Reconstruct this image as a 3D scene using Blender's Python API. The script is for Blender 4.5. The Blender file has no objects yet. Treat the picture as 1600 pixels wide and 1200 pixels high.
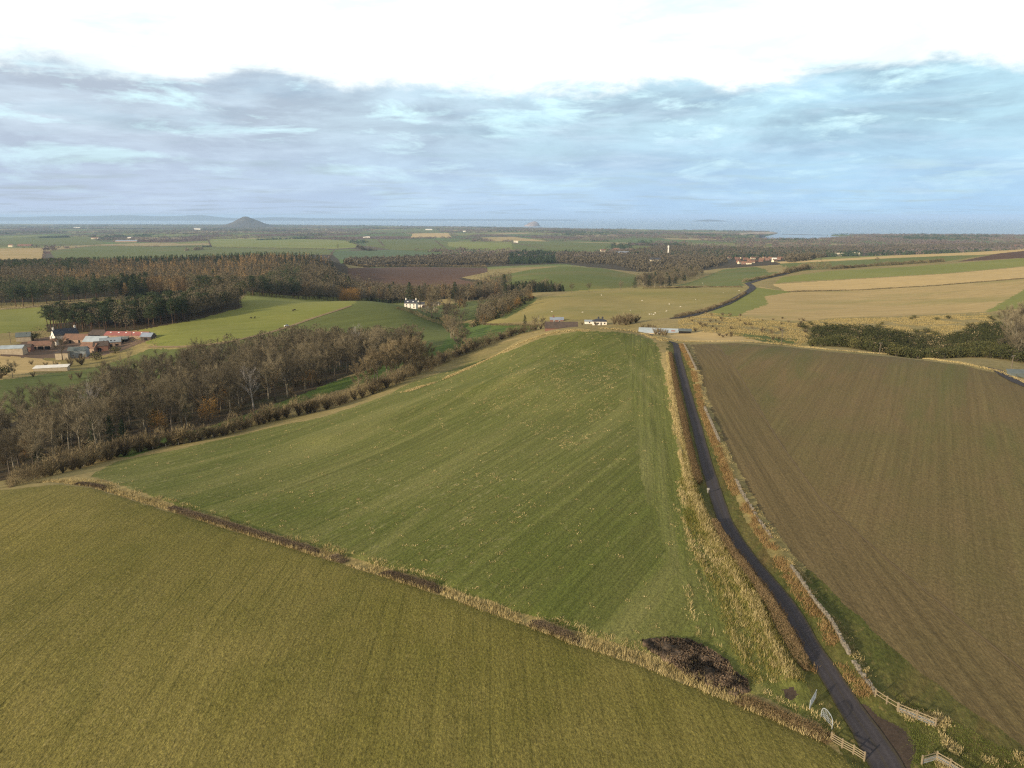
import bpy, math, random, time
import numpy as np
T0 = time.time()
# ------------------------------------------------------------------ camera, sky, sun, exposure
scene = bpy.context.scene
COL = scene.collection
F = 1110.0                       # focal length in photo pixels (1600 wide)
PITCH = math.atan(263.0 / F)     # eye level sits on row 337 of the photo
CT, ST = math.cos(PITCH), math.sin(PITCH)
cam_d = bpy.data.cameras.new("camera"); cam = bpy.data.objects.new("camera", cam_d); COL.objects.link(cam)
cam.location = (0, 0, 0); cam.rotation_euler = (math.pi / 2 - PITCH, 0, 0)
cam_d.sensor_width = 36.0; cam_d.lens = 36.0 * F / 1600.0
cam_d.clip_start = 1.0; cam_d.clip_end = 250000.0
scene.camera = cam
SUN_EL, SUN_AZ = 15.0, 232.0     # degrees; azimuth clockwise from +Y (behind and to the left)
sl = bpy.data.lights.new("sun", 'SUN'); so = bpy.data.objects.new("sun", sl); COL.objects.link(so)
sl.energy = 5.0; sl.angle = math.radians(2.0); sl.color = (1.0, 0.84, 0.62)
e, a = math.radians(SUN_EL), math.radians(SUN_AZ)
from mathutils import Vector
so.rotation_euler = Vector((-math.sin(a) * math.cos(e), -math.cos(a) * math.cos(e), -math.sin(e))).to_track_quat('-Z', 'Y').to_euler()
scene.view_settings.view_transform = 'Standard'; scene.view_settings.look = 'None'
scene.view_settings.gamma = 1.0; scene.view_settings.exposure = 0.37
scene.render.engine = 'CYCLES'
scene.cycles.max_bounces = 5; scene.cycles.diffuse_bounces = 2; scene.cycles.glossy_bounces = 2
scene.cycles.use_denoising = False; scene.cycles.pixel_filter_type = 'BLACKMAN_HARRIS'; scene.cycles.filter_width = 1.25
scene.cycles.use_adaptive_sampling = False
scene.cycles.volume_bounces = 1; scene.cycles.transparent_max_bounces = 4

class NT:
    """small helper for wiring node trees"""
    def __init__(self, nt): self.nt = nt; nt.nodes.clear()
    def n(self, t, **kw):
        nd = self.nt.nodes.new(t)
        for k, v in kw.items():
            if k.startswith('i_'): nd.inputs[int(k[2:])].default_value = v
            else: setattr(nd, k, v)
        return nd
    def l(self, a, b): self.nt.links.new(a, b)
    def math(self, op, a, b=None, c=None, clamp=False):
        nd = self.nt.nodes.new('ShaderNodeMath'); nd.operation = op; nd.use_clamp = clamp
        for i, v in enumerate((a, b, c)):
            if v is None: continue
            if hasattr(v, 'default_value') or hasattr(v, 'links'): self.l(v, nd.inputs[i])
            else: nd.inputs[i].default_value = v
        return nd.outputs[0]
    def mix(self, f, a, b, mode='MIX'):
        nd = self.nt.nodes.new('ShaderNodeMix'); nd.data_type = 'RGBA'; nd.blend_type = mode
        for i, v in ((0, f), (6, a), (7, b)):
            if hasattr(v, 'links'): self.l(v, nd.inputs[i])
            elif i == 0: nd.inputs[0].default_value = v
            else: nd.inputs[i].default_value = (v[0], v[1], v[2], 1.0)
        return nd.outputs[2]
    def noise(self, vec, scale, detail=4.0, rough=0.55, dist=0.0):
        nd = self.nt.nodes.new('ShaderNodeTexNoise')
        self.l(vec, nd.inputs['Vector']); nd.inputs['Scale'].default_value = scale
        nd.inputs['Detail'].default_value = detail; nd.inputs['Roughness'].default_value = rough
        nd.inputs['Distortion'].default_value = dist
        return nd.outputs['Fac']
    def ramp(self, f, stops, interp='LINEAR'):
        nd = self.nt.nodes.new('ShaderNodeValToRGB'); self.l(f, nd.inputs[0])
        cr = nd.color_ramp; cr.interpolation = interp
        while len(cr.elements) < len(stops): cr.elements.new(0.5)
        for el, (p, c) in zip(cr.elements, stops):
            el.position = p; el.color = (c, c, c, 1) if not hasattr(c, '__len__') else (c[0], c[1], c[2], 1)
        return nd.outputs[0]
    def mapping(self, vec, scale=(1, 1, 1), rot=0.0, loc=(0, 0, 0)):
        nd = self.nt.nodes.new('ShaderNodeMapping'); self.l(vec, nd.inputs[0])
        nd.inputs['Scale'].default_value = scale; nd.inputs['Rotation'].default_value = (0, 0, rot)
        nd.inputs['Location'].default_value = loc
        return nd.outputs[0]

# ---- world: physical sky seen through a broken stratocumulus deck
world = bpy.data.worlds.new("World"); scene.world = world; world.use_nodes = True
w = NT(world.node_tree)
tc = w.n('ShaderNodeTexCoord')
sky = w.n('ShaderNodeTexSky'); sky.sky_type = 'NISHITA'; sky.sun_disc = False
sky.sun_elevation = math.radians(SUN_EL); sky.sun_rotation = math.radians(SUN_AZ)
sky.altitude = 180; sky.air_density = 1.0; sky.dust_density = 1.5; sky.ozone_density = 2.0
skyc = w.mix(1.0, sky.outputs[0], (0.105, 0.115, 0.13), 'MULTIPLY')
sep = w.n('ShaderNodeSeparateXYZ'); w.l(tc.outputs['Generated'], sep.inputs[0])
zc = w.math('MAXIMUM', sep.outputs[2], 0.0)
den = w.math('ADD', zc, 0.045)
px_ = w.math('DIVIDE', sep.outputs[0], den); py_ = w.math('DIVIDE', sep.outputs[1], den)
cmb = w.n('ShaderNodeCombineXYZ'); w.l(px_, cmb.inputs[0]); w.l(py_, cmb.inputs[1])
cv = w.mapping(cmb.outputs[0], (0.8, 1.0, 1.0), 0.18, (3.1, 1.7, 0))
n1 = w.noise(cv, 0.8, 9.0, 0.62, 0.3)
gen = tc.outputs['Generated']
n2 = w.noise(w.mapping(gen, (5.0, 5.0, 19.0), 0.0, (0.3, 0, 0.2)), 1.0, 9.0, 0.62, 0.35)       # soft bulk of the deck
n3 = w.noise(w.mapping(gen, (7.5, 7.5, 33.0), 0.0, (2.3, 1, 0.9)), 1.0, 7.0, 0.62, 0.3)       # breaks in it
n4 = w.noise(w.mapping(gen, (9.0, 9.0, 64.0), 0.0, (5.3, 0, 0.1)), 1.0, 5.0, 0.6, 0.2)      # fine banding low down
edge_n = w.noise(w.mapping(gen, (5.2, 5.2, 13.0), 0, (0.85, 0.4, 0.3)), 1.0, 9.0, 0.64, 0.25)
elev = sep.outputs[2]
eoff = w.math('MULTIPLY_ADD', edge_n, 0.11, 0.124)
under = w.math('MULTIPLY', w.math('SUBTRACT', eoff, elev), 38.0, clamp=True)
under = w.ramp(under, [(0.0, 0.0), (1.0, 1.0)], 'EASE')
side = w.ramp(w.math('MULTIPLY_ADD', sep.outputs[0], 0.8, 0.5), [(0.15, 0.0), (0.8, 1.0)])      # greyer to the left, bluer to the right
greyc = w.mix(side, (0.38, 0.445, 0.53), (0.31, 0.45, 0.55))
pale = w.mix(side, (0.51, 0.61, 0.70), (0.44, 0.66, 0.76))
dark = w.mix(w.ramp(n2, [(0.40, 0.0), (0.60, 1.0)]), greyc, pale)
hor = w.mix(side, (0.41, 0.50, 0.65), (0.35, 0.53, 0.74))
low = w.ramp(elev, [(0.0, 0.9), (0.06, 0.5), (0.11, 0.0)])
dark = w.mix(low, dark, hor)
gapf = w.math('MULTIPLY', w.ramp(n3, [(0.53, 0.0), (0.66, 1.0)]), w.ramp(elev, [(0.02, 0.15), (0.10, 0.8), (0.2, 1.0)]))
deck = w.mix(gapf, dark, (0.62, 0.86, 0.90))
deck = w.mix(w.math('MULTIPLY', w.ramp(n4, [(0.5, 0.0), (0.75, 0.45)]), w.ramp(elev, [(0.0, 0.6), (0.12, 1.0), (0.2, 0.3)])), deck, (0.60, 0.74, 0.86))
cloud_w = w.mix(w.ramp(n2, [(0.34, 0.0), (0.58, 1.0)]), (0.74, 0.86, 0.88), (0.98, 0.99, 0.96))
col = w.mix(under, cloud_w, deck)
# overhead and behind the camera the unseen deck is dulled to lower ambient light
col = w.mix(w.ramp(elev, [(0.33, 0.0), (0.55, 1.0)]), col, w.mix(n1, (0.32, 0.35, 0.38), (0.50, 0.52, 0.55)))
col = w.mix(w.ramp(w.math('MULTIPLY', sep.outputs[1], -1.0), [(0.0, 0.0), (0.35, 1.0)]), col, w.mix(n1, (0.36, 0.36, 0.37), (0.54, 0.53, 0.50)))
# far up and behind, the sky carries on as mostly cloudy sky with some clear air
clear = w.ramp(n1, [(0.3, 0.35), (0.5, 0.0)])
col = w.mix(clear, col, skyc)
belowh = w.ramp(w.math('MULTIPLY_ADD', sep.outputs[2], -40.0, 0.0, clamp=True), [(0, 0.0), (1, 1.0)])
col = w.mix(belowh, col, (0.10, 0.12, 0.10))
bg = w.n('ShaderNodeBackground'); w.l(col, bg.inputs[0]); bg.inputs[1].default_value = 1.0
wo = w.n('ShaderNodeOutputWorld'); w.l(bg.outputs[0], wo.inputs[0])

# ------------------------------------------------------------------ terrain height (camera is the origin, sea level -185)
SEA = -185.0
def slope(py): return np.tan(PITCH + np.arctan((np.asarray(py, float) - 600.0) / F))
def pix_to_world(px, py, Y):
    z = -Y * slope(py); d = Y * CT - z * ST
    return (np.asarray(px, float) - 800.0) / F * d, Y, z
CP = [  # (photo x, photo y, ground distance)
 (0,1200,52),(400,1200,51),(800,1200,50),(1200,1200,49.5),(1400,1200,49.5),(1600,1200,50),(-500,1200,54),(2100,1200,50),
 (0,1000,70.5),(400,1000,69.5),(800,1000,69),(1250,1000,68),(1600,1000,68.5),(2100,1000,68),(-500,1000,74),
 (0,850,100),(0,770,127),(130,748,136),(-300,800,122),(300,850,97),(600,880,88.5),(1000,1000,69),(1250,1100,58),
 (1107,760,116),(1045,560,226),(1052,536,262),(1160,850,93.5),(1600,750,115),(1350,750,117),(1600,610,176),(2000,640,160),(2000,800,101),
 (1200,600,193),(1400,600,189),(1300,549,240),(1180,537,262),(1500,570,211),
 (300,700,167),(500,650,197),(700,588,240),(800,538,282),(850,520,290),(900,513,294),(960,512,294),(1010,520,288),
 (600,700,151),(800,640,175),(800,560,236),(900,560,232),(1000,560,231),(900,600,194),(400,760,127),(800,800,105),(1000,700,137),(200,730,149),(950,640,170),
 (600,620,214),
 # valley on the left
 (340,665,205),(220,690,190),(480,625,240),(560,597,264),(640,562,318),(700,540,362),(760,522,405),(820,513,420),
 (60,555,385),(150,545,400),(230,530,410),(20,545,395),(0,600,300),(120,590,320),(-250,560,380),(-250,640,260),
 (60,500,505),(0,500,500),(100,477,600),(0,484,590),(200,468,625),(-300,490,580),
 (330,505,445),(250,520,420),(390,464,605),(450,471,600),(510,472,585),(575,471,530),(500,500,450),(420,528,400),(620,478,520),(660,495,500),(600,530,415),(720,515,500),(560,540,390),
 (200,440,850),(200,410,1150),(0,420,1080),(400,430,930),(400,403,1200),(500,405,1180),(520,440,900),(0,450,760),(-300,420,1050),(300,450,760),
 (600,475,745),(540,468,780),(690,481,660),(740,475,700),(800,474,600),(770,500,480),(740,490,560),
 (560,445,1050),(700,445,1060),(550,418,1480),(650,417,1500),(760,418,1500),(760,448,960),
 # cottages behind the crest, hills beyond
 (870,511,372),(920,505,402),(960,503,400),(1030,520,332),(1030,500,385),(1100,520,322),(900,496,435),(1000,497,420),(800,503,440),
 (900,478,520),(1000,470,575),(1100,470,575),(830,467,570),(900,457,690),(1000,450,730),(1100,449,740),(1160,449,730),
 (790,447,900),(870,459,800),(950,452,860),(1000,442,960),(770,434,1050),(830,421,1200),(880,416,1260),(940,419,1230),(1000,431,1100),
 (1050,440,1000),(1060,448,880),(1120,425,1200),(1180,416,1300),(1215,426,1150),(1000,425,1400),(1100,412,1600),
 (1110,485,480),(1170,455,680),(1200,436,850),(1240,421,1050),(1300,402,1500),(1300,412,1250),(1450,400,1300),(1600,390,1300),(2000,370,1400),
 (1200,500,398),(1300,497,415),(1400,495,420),(1500,490,430),(1600,483,430),(1300,453,720),(1450,446,720),(1600,436,700),(1600,417,900),(1450,424,900),(1900,440,600),(1900,480,420),
 (1200,530,310),(1350,530,300),(1500,540,290),(1600,530,300),(1600,565,240),(1850,560,260),
]
for _px in (-500, -100, 300, 600, 900, 1200, 1500, 1800, 2200):
    far = [(400, 2200), (392, 2600), (385, 3050), (370, 4900), (360, 7300), (354, 11500)]
    if _px > 1150: far = [(392, 2600), (385, 3050), (372, 4600), (366, 6800)]
    for _py, _Y in far: CP.append((_px, _py, _Y))
XYZ = [pix_to_world(*c) for c in CP]
XYZ += [(-176,186,-66),(-135,170,-64.5),(-230,200,-68),(-60,235,-62),(-10,290,-60),(20,325,-57.5),(45,325,-56),(80,310,-52),(-110,240,-66),(-40,330,-66),
        (120,300,-55),(180,290,-57),(250,260,-57),(330,230,-52),
        (0,640,-70),(60,800,-92),(140,820,-90),(-60,700,-80),(-20,900,-96),(0,1500,-103),(150,1600,-106),(300,1600,-106),(-650,1550,-102),(-400,1400,-98),(-1000,1700,-103),(500,1900,-113),(900,2000,-113),
        (-900,20000,-178),(9000,20000,-190),(-16000,20000,-178),(0,60000,-215),(-50000,60000,-215),(50000,60000,-215),
        (0,40,-44.5),(60,40,-44),(-60,40,-46),(0,20,-44.5)]
XYZ = np.array(XYZ, float)
def _uv(X, Y):
    Yc = np.maximum(Y, 20.0)
    return np.clip(X / (Yc + 20.0), -1.15, 1.15) * 1.6, np.log(Yc + 10.0)
def _kern(r2): return 0.5 * r2 * np.log(r2 + 1e-12)
_U, _V = _uv(XYZ[:, 0], XYZ[:, 1]); _n = len(_U)
_A = _kern((_U[:, None] - _U) ** 2 + (_V[:, None] - _V) ** 2) + np.eye(_n) * 2e-4
_P = np.stack([np.ones(_n), _U, _V], 1)
_M = np.block([[_A, _P], [_P.T, np.zeros((3, 3))]])
_W = np.linalg.solve(_M, np.concatenate([XYZ[:, 2], np.zeros(3)]))
_gu = np.linspace(-1.84, 1.84, 640); _gv = np.linspace(math.log(30.0), math.log(70100.0), 1300)
_LUT = np.empty((len(_gv), len(_gu)))
for i, v in enumerate(_gv):
    K = _kern((_gu[:, None] - _U) ** 2 + (v - _V) ** 2)
    _LUT[i] = K @ _W[:_n] + _W[_n] + _W[_n + 1] * _gu + _W[_n + 2] * v
_rng = np.random.default_rng(5)
_perm = _rng.random((256, 256))
def vnoise(x, y):            # smooth value noise, vectorised
    xi = np.floor(x).astype(int); yi = np.floor(y).astype(int); fx = x - xi; fy = y - yi
    fx = fx * fx * (3 - 2 * fx); fy = fy * fy * (3 - 2 * fy)
    g = lambda i, j: _perm[i & 255, j & 255]
    return (g(xi, yi) * (1 - fx) + g(xi + 1, yi) * fx) * (1 - fy) + (g(xi, yi + 1) * (1 - fx) + g(xi + 1, yi + 1) * fx) * fy
def fbm(x, y, o=4):
    s = 0; a = 0.5
    for k in range(o): s = s + a * vnoise(x * 2 ** k + 17.3 * k, y * 2 ** k + 9.1 * k); a *= 0.5
    return s / (1 - 0.5 ** o)
def base_h(X, Y):
    X = np.asarray(X, float); Y = np.asarray(Y, float)
    u, v = _uv(X, Y)
    fu = (u - _gu[0]) / (_gu[1] - _gu[0]); fv = (v - _gv[0]) / (_gv[1] - _gv[0])
    fu = np.clip(fu, 0, len(_gu) - 1.001); fv = np.clip(fv, 0, len(_gv) - 1.001)
    iu = fu.astype(int); iv = fv.astype(int); fu = fu - iu; fv = fv - iv
    z = (_LUT[iv, iu] * (1 - fu) + _LUT[iv, iu + 1] * fu) * (1 - fv) + (_LUT[iv + 1, iu] * (1 - fu) + _LUT[iv + 1, iu + 1] * fu) * fv
    z = z + (fbm(X / 45.0, Y / 45.0, 3) - 0.5) * 1.0 * np.clip((Y - 60) / 200.0, 0.15, 1.0)
    far = np.clip((Y - 2000) / 3000.0, 0, 1)
    z = z + far * (fbm(X / 1400.0 + 3, Y / 1400.0, 3) - 0.5) * 16.0
    return z
SEA_POLYS = []
CUT = []     # (polyline, half width, depth): ditches and banks
def seg_dist(X, Y, line):
    d = np.full(np.shape(X), 1e9)
    for (x0, y0), (x1, y1) in zip(line[:-1], line[1:]):
        dx, dy = x1 - x0, y1 - y0; L = dx * dx + dy * dy + 1e-9
        t = np.clip(((X - x0) * dx + (Y - y0) * dy) / L, 0, 1)
        d = np.minimum(d, np.hypot(X - x0 - t * dx, Y - y0 - t * dy))
    return d
def H(X, Y):
    z = base_h(X, Y)
    for line, hw, dep in CUT:
        la = np.array(line); m = hw * 3
        s = (X > la[:, 0].min() - m) & (X < la[:, 0].max() + m) & (Y > la[:, 1].min() - m) & (Y < la[:, 1].max() + m)
        if np.ndim(z) == 0:
            if s: z = z + dep * np.exp(-(seg_dist(X, Y, line) / hw) ** 2)
        elif s.any():
            z[s] += dep * np.exp(-(seg_dist(X[s], Y[s], line) / hw) ** 2)
    for poly in SEA_POLYS:
        s = inpoly(X, Y, poly)
        z = np.where(s, SEA - 6.0, z)
    return z
def inpoly(X, Y, poly):
    X = np.asarray(X); Y = np.asarray(Y); c = np.zeros(X.shape, bool); p = np.asarray(poly)
    bb = (X >= p[:, 0].min()) & (X <= p[:, 0].max()) & (Y >= p[:, 1].min()) & (Y <= p[:, 1].max())
    if not bb.any(): return c
    xs = X[bb]; ys = Y[bb]; r = np.zeros(xs.shape, bool)
    j = len(p) - 1
    for i in range(len(p)):
        xi, yi = p[i]; xj, yj = p[j]
        if yi != yj:
            r ^= ((yi > ys) != (yj > ys)) & (xs < (xj - xi) * (ys - yi) / (yj - yi) + xi)
        j = i
    c[bb] = r
    return c
def hit(px, py, ymin=25.0):
    """first ground point behind a photo pixel, at least ymin away"""
    px = np.atleast_1d(np.asarray(px, float)); py = np.atleast_1d(np.asarray(py, float))
    Ys = np.exp(np.linspace(math.log(ymin), math.log(60000), 900))
    s = slope(py)[:, None]; z = -Ys * s
    X = (px[:, None] - 800) / F * (Ys * CT - z * ST)
    g = base_h(X, np.broadcast_to(Ys, X.shape))
    below = z < g
    k = np.argmax(below, axis=1); k = np.where(below.any(axis=1), k, len(Ys) - 1); k0 = np.maximum(k - 1, 0)
    r = np.arange(len(px)); d0 = (z - g)[r, k0]; d1 = (z - g)[r, k]
    t = np.where(k > 0, np.clip(d0 / (d0 - d1 + 1e-9), 0, 1), 0)
    return X[r, k0] * (1 - t) + X[r, k] * t, Ys[k0] * (1 - t) + Ys[k] * t
def dens(pts, step, closed):
    out = []; n = len(pts)
    for i in range(n if closed else n - 1):
        (x0, y0), (x1, y1) = pts[i], pts[(i + 1) % n]
        m = max(1, int(math.hypot(x1 - x0, y1 - y0) / step))
        out += [(x0 + (x1 - x0) * k / m, y0 + (y1 - y0) * k / m) for k in range(m)]
    if not closed: out.append(pts[-1])
    return out
def ppoly(pts, ymin=25.0, step=12):
    d = np.array(dens(pts, step, True)); X, Y = hit(d[:, 0], d[:, 1], ymin); return np.stack([X, Y], 1)
def pline(pts, ymin=25.0, step=12):
    d = np.array(dens(pts, step, False)); X, Y = hit(d[:, 0], d[:, 1], ymin); return list(zip(X, Y))
def W(px, Y):
    """world x for an image column at ground distance Y"""
    x = 0.0
    for _ in range(4):
        z = float(base_h(x, Y)); x = (px - 800) / F * (Y * CT - z * ST)
    return x, Y
def wpoly(pts): return np.array([W(*p) for p in pts])
def cat_rom(pts, n=6):
    p = np.array(pts, float); p = np.vstack([2 * p[0] - p[1], p, 2 * p[-1] - p[-2]]); out = []
    for i in range(1, len(p) - 2):
        for k in range(n):
            t = k / n
            out.append(0.5 * (2 * p[i] + (p[i + 1] - p[i - 1]) * t + (2 * p[i - 1] - 5 * p[i] + 4 * p[i + 1] - p[i + 2]) * t * t + (3 * p[i] - p[i - 1] - 3 * p[i + 1] + p[i + 2]) * t ** 3))
    out.append(p[-2]); return [tuple(q) for q in out]

# ------------------------------------------------------------------ mesh helpers
def tag(o, label=None, cat=None, group=None, kind=None):
    if label: o["label"] = label
    if cat: o["category"] = cat
    if group: o["group"] = group
    if kind: o["kind"] = kind
    return o
def mesh_np(name, V, Fc, mats=(), fmat=None, smooth=False):
    """mesh from numpy arrays; Fc is (n,3) or (n,4)"""
    V = np.asarray(V, np.float32); Fc = np.asarray(Fc, np.int32); k = Fc.shape[1]
    me = bpy.data.meshes.new(name); me.vertices.add(len(V)); me.vertices.foreach_set("co", V.ravel())
    me.loops.add(Fc.size); me.loops.foreach_set("vertex_index", Fc.ravel())
    me.polygons.add(len(Fc)); me.polygons.foreach_set("loop_start", np.arange(0, Fc.size, k, dtype=np.int32))
    me.polygons.foreach_set("loop_total", np.full(len(Fc), k, np.int32))
    if fmat is not None: me.polygons.foreach_set("material_index", np.asarray(fmat, np.int32))
    if smooth: me.polygons.foreach_set("use_smooth", np.ones(len(Fc), bool))
    for m in mats: me.materials.append(m)
    me.update(calc_edges=True)
    return me
def link(name, me, parent=None, loc=None):
    o = bpy.data.objects.new(name, me); COL.objects.link(o)
    if parent is not None: o.parent = parent
    if loc is not None: o.location = loc
    return o
class MB:
    """collects polygons of mixed size, then links them as one mesh"""
    def __init__(self): self.v = []; self.f = []
    def add(self, vs, fs):
        b = len(self.v); self.v += [tuple(map(float, p)) for p in vs]; self.f += [tuple(b + i for i in f) for f in fs]
    def box(self, x0, x1, y0, y1, z0, z1):
        self.add([(x0,y0,z0),(x1,y0,z0),(x1,y1,z0),(x0,y1,z0),(x0,y0,z1),(x1,y0,z1),(x1,y1,z1),(x0,y1,z1)],
                 [(0,3,2,1),(4,5,6,7),(0,1,5,4),(1,2,6,5),(2,3,7,6),(3,0,4,7)])
    def bar(self, p, q, w, h=None):
        h = h or w; p = np.array(p, float); q = np.array(q, float); d = q - p; L = np.linalg.norm(d)
        if L < 1e-6: return
        d /= L; up = np.array([0, 0, 1.0]) if abs(d[2]) < .9 else np.array([1.0, 0, 0])
        s = np.cross(d, up); s /= np.linalg.norm(s); t = np.cross(s, d)
        vs = [b + s * sx * w / 2 + t * sz * h / 2 for b in (p, q) for sx, sz in ((-1,-1),(1,-1),(1,1),(-1,1))]
        self.add(vs, [(0,1,2,3),(7,6,5,4),(0,4,5,1),(1,5,6,2),(2,6,7,3),(3,7,4,0)])
    def tube(self, pts, rads, n=6, cap=True):
        pts = [np.array(p, float) for p in pts]; rings = []; b = len(self.v)
        for i, p in enumerate(pts):
            d = pts[min(i + 1, len(pts) - 1)] - pts[max(i - 1, 0)]; d /= np.linalg.norm(d) + 1e-9
            u = np.array([0, 0, 1.0]) if abs(d[2]) < .9 else np.array([1.0, 0, 0])
            s = np.cross(d, u); s /= np.linalg.norm(s); t = np.cross(s, d); r = rads[i] if hasattr(rads, '__len__') else rads
            for k in range(n):
                a_ = 2 * math.pi * k / n; self.v.append(tuple(p + s * math.cos(a_) * r + t * math.sin(a_) * r))
        for i in range(len(pts) - 1):
            for k in range(n):
                self.f.append((b + i * n + k, b + i * n + (k + 1) % n, b + (i + 1) * n + (k + 1) % n, b + (i + 1) * n + k))
        if cap:
            self.f.append(tuple(b + k for k in range(n))[::-1]); self.f.append(tuple(b + (len(pts) - 1) * n + k for k in range(n)))
    def mesh(self, name, mat=None, smooth=False):
        me = bpy.data.meshes.new(name); me.from_pydata(self.v, [], self.f); me.update()
        if mat: me.materials.append(mat)
        if smooth: me.polygons.foreach_set("use_smooth", np.ones(len(me.polygons), bool))
        return me
    def build(self, name, mat, parent=None, smooth=False): return link(name, self.mesh(name, mat, smooth), parent)
def empty(name, loc, rz=0.0):
    o = bpy.data.objects.new(name, None); COL.objects.link(o); o.location = loc; o.rotation_euler = (0, 0, rz); o.empty_display_size = 1
    return o

# ------------------------------------------------------------------ materials
def newmat(name):
    m = bpy.data.materials.new(name); m.use_nodes = True; t = NT(m.node_tree)
    b = t.n('ShaderNodeBsdfPrincipled'); b.inputs['Roughness'].default_value = 0.9; b.inputs['Specular IOR Level'].default_value = 0.2
    o = t.n('ShaderNodeOutputMaterial'); t.l(b.outputs[0], o.inputs[0]); return m, t, b
def simple(name, c, c2=None, scale=0.6, rough=0.85, spec=0.2, metal=0.0, bump=0.0, obj_rand=0.0):
    m, t, b = newmat(name)
    tc = t.n('ShaderNodeTexCoord')
    n = t.noise(tc.outputs['Object'], scale, 5.0, 0.6)
    c2 = c2 or tuple(x * 0.72 for x in c)
    col = t.mix(t.ramp(n, [(0.35, 0.0), (0.65, 1.0)]), c, c2)
    if obj_rand:
        oi = t.n('ShaderNodeObjectInfo'); k = t.math('MULTIPLY_ADD', oi.outputs['Random'], obj_rand, 1.0 - obj_rand / 2)
        col = t.mix(1.0, col, k, 'MULTIPLY')
    t.l(col, b.inputs['Base Color']); b.inputs['Roughness'].default_value = rough
    b.inputs['Specular IOR Level'].default_value = spec; b.inputs['Metallic'].default_value = metal
    if bump:
        bp = t.n('ShaderNodeBump'); bp.inputs['Strength'].default_value = bump; bp.inputs['Distance'].default_value = 0.1
        t.l(t.noise(tc.outputs['Object'], scale * 6, 4), bp.inputs['Height']); t.l(bp.outputs[0], b.inputs['Normal'])
    return m
def field_mat(name, c1, c2, fleck=None, fleck_amt=0.0, fleck_scale=0.5, ang=0.0, period=1.6, stripe=0.25, big=0.012, patch=None, patch_amt=0.0,
              patch_scale=0.02, paniso=0.5, bump=0.35, bscale=1.6, tram=0.0, tram_gap=18.0, tcol=None, tw=0.4, aniso=3.0, fine=0.25):
    """a farmed surface: two base colours in drifts, rows at an angle, flecks and patches of a third and fourth colour"""
    m, t, b = newmat(name)
    g = t.n('ShaderNodeNewGeometry').outputs['Position']
    rot = t.mapping(g, (1, 1, 1), -ang)                       # x' runs along the rows
    nb = t.noise(g, big, 5.0, 0.6, 0.6)
    nm = t.noise(t.mapping(rot, (1.0 / aniso, 1, 1)), 0.22, 5.0, 0.62)
    f0 = t.math('ADD', t.math('MULTIPLY', nb, 0.6), t.math('MULTIPLY', nm, 0.4))
    col = t.mix(t.ramp(f0, [(0.38, 0.0), (0.62, 1.0)]), c1, c2)
    rows = t.noise(t.mapping(rot, (0.012, 1.0 / period, 1.0)), 1.0, 3.0, 0.7)
    rows = t.ramp(rows, [(0.36, 1.0 - stripe), (0.64, 1.0 + stripe * 0.0 + 0.0)])
    col = t.mix(1.0, col, rows, 'MULTIPLY')
    if tram:
        sx = t.n('ShaderNodeSeparateXYZ'); t.l(rot, sx.inputs[0])
        fr = t.math('FRACT', t.math('DIVIDE', t.math('ADD', sx.outputs[1], t.math('MULTIPLY', t.noise(g, 0.02, 2), 3.0)), tram_gap))
        a1 = t.math('LESS_THAN', t.math('ABSOLUTE', t.math('SUBTRACT', fr, 0.30)), tw / tram_gap)
        a2 = t.math('LESS_THAN', t.math('ABSOLUTE', t.math('SUBTRACT', fr, 0.30 + 1.9 / tram_gap)), tw / tram_gap)
        brk = t.ramp(t.noise(g, 0.08, 4), [(0.4, 0.0), (0.6, 1.0)])
        tr = t.math('MULTIPLY', t.math('MULTIPLY', t.math('ADD', a1, a2, clamp=True), tram), brk)
        col = t.mix(tr, col, tcol or tuple(x * 1.5 for x in c2))
    if patch:
        pn = t.noise(t.mapping(rot, (paniso, 1, 1), 0, (31, 7, 0)), patch_scale, 6.0, 0.65, 0.8)
        pf = t.math('MULTIPLY', t.ramp(pn, [(0.50, 0.0), (0.66, 1.0)]), patch_amt)
        col = t.mix(pf, col, patch)
    if fleck:
        fn = t.noise(t.mapping(rot, (0.5, 1.0, 1.0), 0, (5, 3, 0)), fleck_scale * 2.2, 3.0, 0.6)
        fz = t.noise(g, 0.03, 4.0, 0.6)
        ff = t.math('MULTIPLY', t.ramp(fn, [(0.58, 0.0), (0.70, 1.0)]), t.ramp(fz, [(0.40, 0.15), (0.65, 1.0)]))
        col = t.mix(t.math('MULTIPLY', ff, fleck_amt), col, fleck)
    fi = t.noise(t.mapping(rot, (0.6, 1, 1)), bscale * 1.7, 4.0, 0.75)
    fi = t.ramp(fi, [(0.25, 1.0 - fine * 1.6), (0.75, 1.0 + fine)])
    col = t.mix(1.0, col, fi, 'MULTIPLY')
    t.l(col, b.inputs['Base Color']); b.inputs['Roughness'].default_value = 0.95; b.inputs['Specular IOR Level'].default_value = 0.1
    if bump:
        bp = t.n('ShaderNodeBump'); bp.inputs['Strength'].default_value = bump; bp.inputs['Distance'].default_value = 0.25
        hh = t.math('ADD', t.noise(t.mapping(rot, (0.6, 1, 1)), bscale, 5.0, 0.7), t.math('MULTIPLY', rows, 0.5))
        t.l(hh, bp.inputs['Height']); t.l(bp.outputs[0], b.inputs['Normal'])
    return m
def wang(p, q, ymin=25):
    X, Y = hit([p[0], q[0]], [p[1], q[1]], ymin); return math.atan2(Y[1] - Y[0], X[1] - X[0])

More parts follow.
